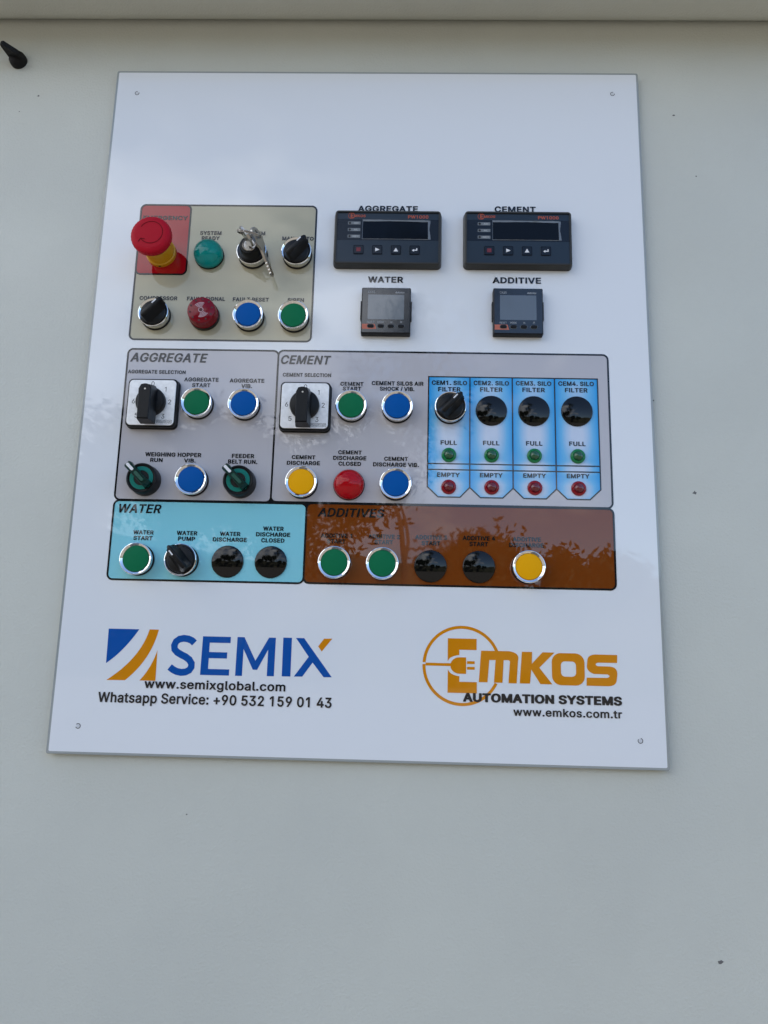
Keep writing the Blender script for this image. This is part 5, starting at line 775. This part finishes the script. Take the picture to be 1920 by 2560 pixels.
# cam switches
def cam_switch(u, v, label):
    r = root('cam_switch', u, v, label, 'cam switch', 'square cam switches with silver plates')
    m = MB(); m.lrr(-24.4, -24.4, 24.4, 24.4, 5, [(0, .2), (0, 2.0), (-.0, 2.0), (.6, 2.2), (.6, 7.2), (1.4, 8.0)], False, True); m.build('switch_body', BPLAST, r)
    m = MB(); m.lrr(-22.4, -22.4, 22.4, 22.4, 4, [(0, 7.9), (0, 8.3), (.3, 8.45)]); pl = m.build('number_plate', SILVER, r)
    m = MB()
    for s, x, y in (('0', 0, 18.6), ('1', 12.6, 13.2), ('2', 17.4, 0.6), ('3', 12.0, -13.6), ('5', -13.4, -13.0), ('6', -17.2, 1.0)):
        text(m, s, x, y, 2.9 if s != '1' else 1.5, 4.6, 'plain', 8.5)
    m.build('numbers', NUMINK, pl, 'numbers 0 1 2 3 5 6')
    m = MB()   # maker's mark: four outlined square letters
    def bar(x0, y0, x1, y1, w): m.poly([[(x0, y0), (x1, y0), (x1, y1), (x0, y1)]], w)
    for k, ch in enumerate('emas'):
        x = 6.2 + 3.75 * k; y = -20.4; S = 3.2; q = .28
        m.poly([rr(x, y, x + S, y + S, .3, 2), rr(x + q, y + q, x + S - q, y + S - q, .2, 2)[::-1]], 8.52)
        if ch == 'e': bar(x + .8, y + 1.0, x + S, y + 1.25, 8.54); bar(x + .8, y + 1.7, x + 2.4, y + 1.95, 8.54); bar(x + .8, y + 1.0, x + 1.05, y + 2.4, 8.56); bar(x + .8, y + 2.2, x + 2.4, y + 2.45, 8.54)
        if ch == 'm': [bar(x + j, y, x + j + .25, y + 2.3, 8.54) for j in (.85, 1.45, 2.05)]
        if ch == 'a': bar(x, y + 2.1, x + 2.3, y + 2.35, 8.54); bar(x + .9, y + .9, x + 2.3, y + 1.15, 8.54); bar(x + .9, y + 1.45, x + 2.3, y + 1.7, 8.54)
        if ch == 's': bar(x + .9, y + 2.0, x + S, y + 2.25, 8.54); bar(x, y + .95, x + 2.3, y + 1.2, 8.54); bar(x + .9, y + 1.45, x + 2.3, y + 1.7, 8.54)
    m.build('maker_mark', NUMINK, pl, 'outlined lettering reading emas')
    m = MB(); m.lathe([(14.0, 8.3), (13.9, 12.8), (13.2, 14.0), (12.4, 14.3), (0, 14.4)], 72); m.build('knob_disc', BPLAST, r)
    m = MB()
    foot = [(-6.8, -22.8), (6.8, -22.8), (6.8, 10.0), (4.8, 14.0), (1.2, 15.0), (-1.2, 15.0), (-4.8, 14.0), (-6.8, 10.0)]
    topo = [(-5.4, -22.6), (5.4, -22.6), (6.0, 6.5), (4.0, 10.6), (1.0, 11.4), (-1.0, 11.4), (-4.0, 10.6), (-6.0, 6.5)]
    top2 = [(x * .88, y * .96) for x, y in topo]
    m.loft([(foot, 12.8), (foot, 15.5), (topo, 28.6), (top2, 29.6)], True, True); lv = m.build('knob_lever', BPLAST, r, ang=20)
    m = MB(); m.poly([circ(0, 6.6, 2.6, 24)], 29.63); sh = m.build('screw_recess', RUBBER, lv)
    m = MB(); m.poly([circ(.4, 6.0, .85, 16)], 29.66); m.build('screw_head', STEEL, sh)
    m = MB(); m.poly([[(-3.2, 5.2), (3.4, 5.2), (3.4, 4.8), (-3.2, 4.8)]], 24.05); m.poly([[(-3.2, 4.8), (-2.8, 4.8), (-2.8, -5), (-3.2, -5)]], 24.05); m.poly([[(3.4, 4.8), (3.0, 4.8), (-2.8, -2.6), (-2.8, -3.2)]], 24.05); m.build('moulded_mark', RUBBER, lv)
    return r
cs = cam_switch(69.8, 322.6, 'square cam switch with black lever on a silver number plate under AGGREGATE SELECTION')
copy_thing(cs, 215.8, 321.8, 'square cam switch with black lever on a silver number plate under CEMENT SELECTION', 'square cam switches with silver plates')

# weighing indicators
GW = 'wide weighing indicators with dark displays'
def indicator(u, v, label):
    r = root('weighing_indicator', u, v, label, 'digital indicator', GW)
    hw, hh = 53.4, 30.0
    m = MB(); m.lrr(-hw, -hh, hw, hh, 4.5, [(0, .2), (0, 3.2), (1.2, 8.6), (2.0, 9.2)], False, False)
    o = rr(-hw + 2, -hh + 2, hw - 2, hh - 2, 2.5); i = rr(-hw + 3.2, -hh + 3.2, hw - 3.2, hh - 3.2, .8)
    m.loft([(o, 9.2), (i, 9.2), (i, 7.9)], False, False)
    for s in (-1, 1):
        for y in (-21, -9, 3, 15):
            x = s * (hw + .05); m.add([(x, y, .4), (x, y + 1.1, .4), (x - s * 1.1, y + 1.1, 8.4), (x - s * 1.1, y, 8.4)], [(0, 1, 2, 3) if s > 0 else (3, 2, 1, 0)])
    m.build('indicator_frame', FRAMEM, r)
    fx, fy = hw - 3.2, hh - 3.2
    m = MB(); m.lrr(-fx, -fy - 1.2, fx, fy - 1.2, .8, [(0, 8.0)]); fp = m.build('faceplate', SLATE, r)
    m = MB(); m.poly([[(-fx + .1, -4.2), (fx - .1, -4.2), (fx - .1, 18.6), (-fx + .1, 18.6)]], 8.08); m.build('dark_band', NIGHT, fp)
    m = MB(); m.poly([rr(-24.6, -2.4, 39.6, 17.2, .6, 3)], 8.14); dw = m.build('display_window', GLASSD, r)
    m = MB()    # wrinkled remains of the clear protective film round the window
    random.seed(int(u))
    def strip(p, q, a_, b_):
        n_ = 22; up = []; lo = []
        for i_ in range(n_ + 1):
            f_ = i_ / n_; x = p[0] + (q[0] - p[0]) * f_; y = p[1] + (q[1] - p[1]) * f_; nx = -(q[1] - p[1]); ny = q[0] - p[0]; l_ = math.hypot(nx, ny); nx /= l_; ny /= l_
            k1 = a_ * random.uniform(.85, 1.05); k2 = b_ * (.75 + .25 * math.sin(f_ * 7 + u) + random.uniform(-.06, .06))
            up.append((x + nx * k1, y + ny * k1, 8.5 + random.uniform(-.12, .25))); lo.append((x - nx * k2, y - ny * k2, 8.35 + random.uniform(-.08, .1)))
        m.add(up + lo, [(n_ + 1 + i_, n_ + 2 + i_, i_ + 1, i_) for i_ in range(n_)])
    strip((-25.2, 17.1), (40.2, 16.7), 1.0, 1.0); strip((40.3, -3.2), (39.9, 17.4), .5, 2.0); strip((-25.2, -3.1), (40.2, -3.1), .3, .25); strip((-25.1, -3.1), (-24.9, 17.0), .2, .2)
    fl = m.build('protective_film', FILME, r, ang=80)
    m = MB(); text(m, 'PW1000', 29.8, 21.5, 20.2, 3.5, 'semi', 8.12); m.build('model_lettering', ORTXT, fp, 'lettering reading PW1000')
    m = MB()    # little maker's logo
    m.poly([circ(-36.2, 22.3, 3.4, 28), circ(-36.2, 22.3, 2.95, 28)[::-1]], 8.12)
    m.poly([[(-37.2, 20.0), (-34.2, 20.0), (-34.2, 20.9), (-36.2, 20.9), (-36.2, 21.9), (-34.6, 21.9), (-34.6, 22.7), (-36.2, 22.7), (-36.2, 23.7), (-34.2, 23.7), (-34.2, 24.6), (-37.2, 24.6)]], 8.16)
    text(m, 'MKOS', -28.0, 22.1, 11.4, 2.7, 'bold', 8.16, .12); m.build('maker_logo', ORTXT, fp, 'orange logo reading EMKOS')
    for k, tx in enumerate(('AH', 'AL', 'NET')):
        y = 14.3 - 7.2 * k
        m = MB(); m.poly([rr(-39.6, y - 1.6, -27.2, y + 1.6, .3, 2)], 8.12); tg = m.build('status_tag', TAGM, fp)
        m = MB(); m.poly([circ(-37.7, y, 1.2, 20)], 8.16); m.build('status_lamp', RUBBER, tg)
        m = MB(); text(m, tx, -31.6, y, 4.4 if tx != 'NET' else 6.2, 2.0, 'black', 8.16); m.build('tag_lettering', LGREY, tg, 'lettering reading ' + tx)
    for k in range(4):
        x = -28.4 + 18.4 * k; y = -14.6
        m = MB(); m.lrr(x - 5.0, y - 4.7, x + 5.0, y + 4.7, .9, [(0, 8.0), (0, 8.5), (.3, 8.8)], False, True); kb = m.build('key_button', NIGHT, r)
        m = MB(); m.poly([rr(x - 4.9, y - 4.6, x + 4.9, y + 4.6, .8, 3), rr(x - 4.35, y - 4.05, x + 4.35, y + 4.05, .6, 3)[::-1]], 8.84)
        m.build('key_edge', GLASSD, kb)
        m = MB(); w = 8.86
        if k == 0: m.poly([[(x - 2.1, y - 2.1), (x + 2.1, y - 2.1), (x + 2.1, y + 2.1), (x - 2.1, y + 2.1)]], w)
        if k == 1: m.poly([[(x - 1.9, y - 2.0), (x + 2.5, y), (x - 1.9, y + 2.0)]], w)
        if k == 2: m.poly([[(x - 2.3, y - 1.9), (x + 2.3, y - 1.9), (x, y + 2.1)]], w)
        if k == 3: m.poly([[(x - 2.8, y - .5), (x - .6, y - 1.9), (x - .6, y - .9), (x + 2.6, y - .9), (x + 2.6, y + 1.7), (x + 1.5, y + 1.7), (x + 1.5, y + .1), (x - .6, y + .1), (x - .6, y + .9)]], w)
        m.build('key_icon', DKRED if k == 0 else WMARK, kb)
    for c in r.children:
        if not c.name.startswith('indicator_frame'): c.location.y = .0012
    return r
ind = indicator(290.0, 496.8, 'wide dark weighing indicator under AGGREGATE with its red and white keys below a black display')
copy_thing(ind, 418.2, 497.2, 'wide dark weighing indicator under the caption CEMENT, right of its twin', GW)

# counters
GC = 'small square counters with grey screens'
def counter(u, v, label):
    r = root('digital_counter', u, v, label, 'digital counter', GC); h = 23.9
    m = MB(); m.lrr(-h, -h, h, h, 1.2, [(0, .2), (0, 6.8), (.5, 7.8), (.9, 8.0)], False, True); bd = m.build('counter_body', BPLAST, r)
    m = MB()
    for q in ((-h - 1.0, -8.5, -h + .2, 10.5), (h - .2, -8.5, h + 1.0, 10.5), (-9.5, h - .2, 9.5, h + .7)): m.lrr(*q, .3, [(0, .3), (0, 5.5), (.2, 5.7)], False, True)
    m.build('side_clips', BPLAST, bd)
    m = MB(); m.lrr(-h + 1.0, -h + 1.0, h - 1.0, h - 1.0, .8, [(0, 8.0), (0, 8.15)], False, True); fp = m.build('faceplate', CXFACE, r)
    m = MB(); m.poly([[(-17.6, -9.5), (17.4, -9.5), (17.4, 16.1), (-17.6, 16.1)]], 8.2); m.build('screen', LCD, r)
    m = MB(); text(m, 'CX6S', -14.4, 18.9, 6.6, 2.1, 'plain', 8.2); text(m, 'Autonics', 13.1, 18.6, 8.6, 1.9, 'bold', 8.2, .15); m.build('model_lettering', LGREY, fp, 'lettering reading CX6S and Autonics')
    m = MB(); m.poly([[(-22.8, -19.6), (-9.0, -19.6), (-10.4, -14.4), (-22.8, -14.4)]], 8.2); m.build('orange_patch', PEACH, fp)
    m = MB(); text(m, 'RESET', -14.6, -12.4, 6.8, 1.9, 'plain', 8.24); text(m, 'MODE', -4.9, -12.4, 6.2, 1.9, 'plain', 8.24)
    for dx in (0, 1.0):
        m.poly([[(4.4 + dx, -12.4), (5.2 + dx, -11.5), (5.6 + dx, -11.5), (4.8 + dx, -12.4), (5.6 + dx, -13.3), (5.2 + dx, -13.3)]], 8.24)
        m.poly([[(13.9, -13.2 + dx), (14.8, -12.4 + dx), (15.7, -13.2 + dx), (15.7, -12.8 + dx), (14.8, -12.0 + dx), (13.9, -12.8 + dx)]], 8.24)
    m.build('key_lettering', LGREY, fp, 'lettering reading RESET and MODE with two arrow marks')
    for k in range(4):
        x = -14.5 + 9.75 * k; y = -16.6
        m = MB(); m.lrr(x - 3.5, y - 1.95, x + 3.5, y + 1.95, 1.9, [(0, 8.2), (0, 8.32)], False, True); e = m.build('key_surround', TAGM, fp)
        m = MB(); m.lrr(x - 3.1, y - 1.6, x + 3.1, y + 1.6, 1.55, [(0, 8.3), (0, 8.9), (.4, 9.2)], False, True); m.build('counter_key', RUBBER, r)
    return r
ct = counter(290.2, 419.8, 'small square black counter with grey screen under the caption WATER')
copy_thing(ct, 417.6, 420.8, 'small square black counter with blue grey screen under the caption ADDITIVE', GC)

# ------------------------------------------------------------------ trees and hill in front of the panel, mirrored in its gloss
BARK = mat('bark', (.10, .075, .055), .85); LEAF = mat('leaves', (.055, .075, .030), .6); tint(LEAF, 2.2, (.035, .05, .02), (.085, .105, .045))
def tree(x, y, h, seed, label, spread=1.0, n_leaf=22, leaf=.1, girth=.014):
    rnd = random.Random(seed)
    o = bpy.data.objects.new('gum_tree', None); COL.objects.link(o); o.location = (x, y, 0); o['label'] = label; o['category'] = 'tree'; o['group'] = 'trees facing the cabinet'
    tm = MB(); tips = []
    def limb(p, d, ln, r, lev):
        pts = [p]; q = Vector(p); dd = Vector(d)
        for i in range(5):
            dd = (dd + Vector((rnd.uniform(-.22, .22), rnd.uniform(-.22, .22), rnd.uniform(-.04, .16)))).normalized(); q = q + dd * ln / 5; pts.append(tuple(q))
        tm.tube(pts, [r * (1 - .13 * i) for i in range(6)], 7)
        if lev < 3:
            for k in range(rnd.choice((2, 3, 3))):
                b = Vector(pts[rnd.choice((3, 4, 5))]); nd = (dd + Vector((rnd.uniform(-1, 1), rnd.uniform(-1, 1), rnd.uniform(-.1, .7))) * .95).normalized()
                limb(tuple(b), nd, ln * rnd.uniform(.55, .75), r * .45, lev + 1)
        if lev >= 2: tips.extend(pts[2:])
    limb((0, 0, -.1), (.03, .02, 1), h * .42, h * girth, 0)
    tm.build('trunk', BARK, o, scale=1.0)
    vs = []; fs = []
    for t in tips:
        for k in range(n_leaf):
            c = Vector(t) + Vector((rnd.gauss(0, 1), rnd.gauss(0, 1), rnd.gauss(0, .8))) * .045 * h * spread
            a = Vector((rnd.uniform(-1, 1), rnd.uniform(-1, 1), rnd.uniform(-1.2, .3))).normalized() * rnd.uniform(.7, 1.5) * leaf; b = a.orthogonal().normalized() * .45 * leaf
            n = len(vs); vs += [tuple(c - a), tuple(c + b), tuple(c + a), tuple(c - b)]; fs.append((n, n + 1, n + 2, n + 3))
    m = MB(); m.add(vs, fs); m.build('crown', LEAF, o, scale=1.0)
tree(.6, -24, 20.0, 4, 'tall slender gum tree standing straight in front of the cabinet', .6, 60, .11, .008)
for k, (x, y, h, sd_, lab) in enumerate(((-27, -41, 17, 9, 'broad gum tree standing leftmost in the row'), (-20, -43, 16, 21, 'gum tree standing second from the left in the row'), (-13.5, -40, 17.5, 33, 'gum tree standing third from the left in the row'),
                                    (-8, -43, 16, 45, 'gum tree standing left of the tall slender one'), (-2.6, -41, 15, 57, 'gum tree standing just behind the tall slender one'), (3.4, -44, 12.0, 61, 'gum tree standing right of the tall slender one'), (9.5, -42, 9.0, 12, 'smallest gum tree standing rightmost in the row'))):
    tree(x, y, h, sd_, lab, 1.3, 64, .24)
HILL = mat('scrub', (.055, .06, .03), .9); tint(HILL, .25, (.035, .04, .02), (.10, .09, .05), 6)
rnd = random.Random(2); vs = []; fs = []; n_ = 90
for i in range(n_ + 1):
    x = -150 + 300 * i / n_; hgt = 9.6 + 1.6 * math.sin(i * .23) + .8 * math.sin(i * .71 + 1) + rnd.uniform(-.5, .5)
    vs += [(x, -46, 0), (x, -52, hgt * .8), (x, -58, hgt), (x, -90, 0)]
for i in range(n_):
    for k in range(3): a = i * 4 + k; fs.append((a, a + 4, a + 5, a + 1))
me = bpy.data.meshes.new('hills'); me.from_pydata(vs, [], fs); me.materials.append(HILL); me.shade_smooth()
o = bpy.data.objects.new('hills', me); COL.objects.link(o); o['kind'] = 'structure'
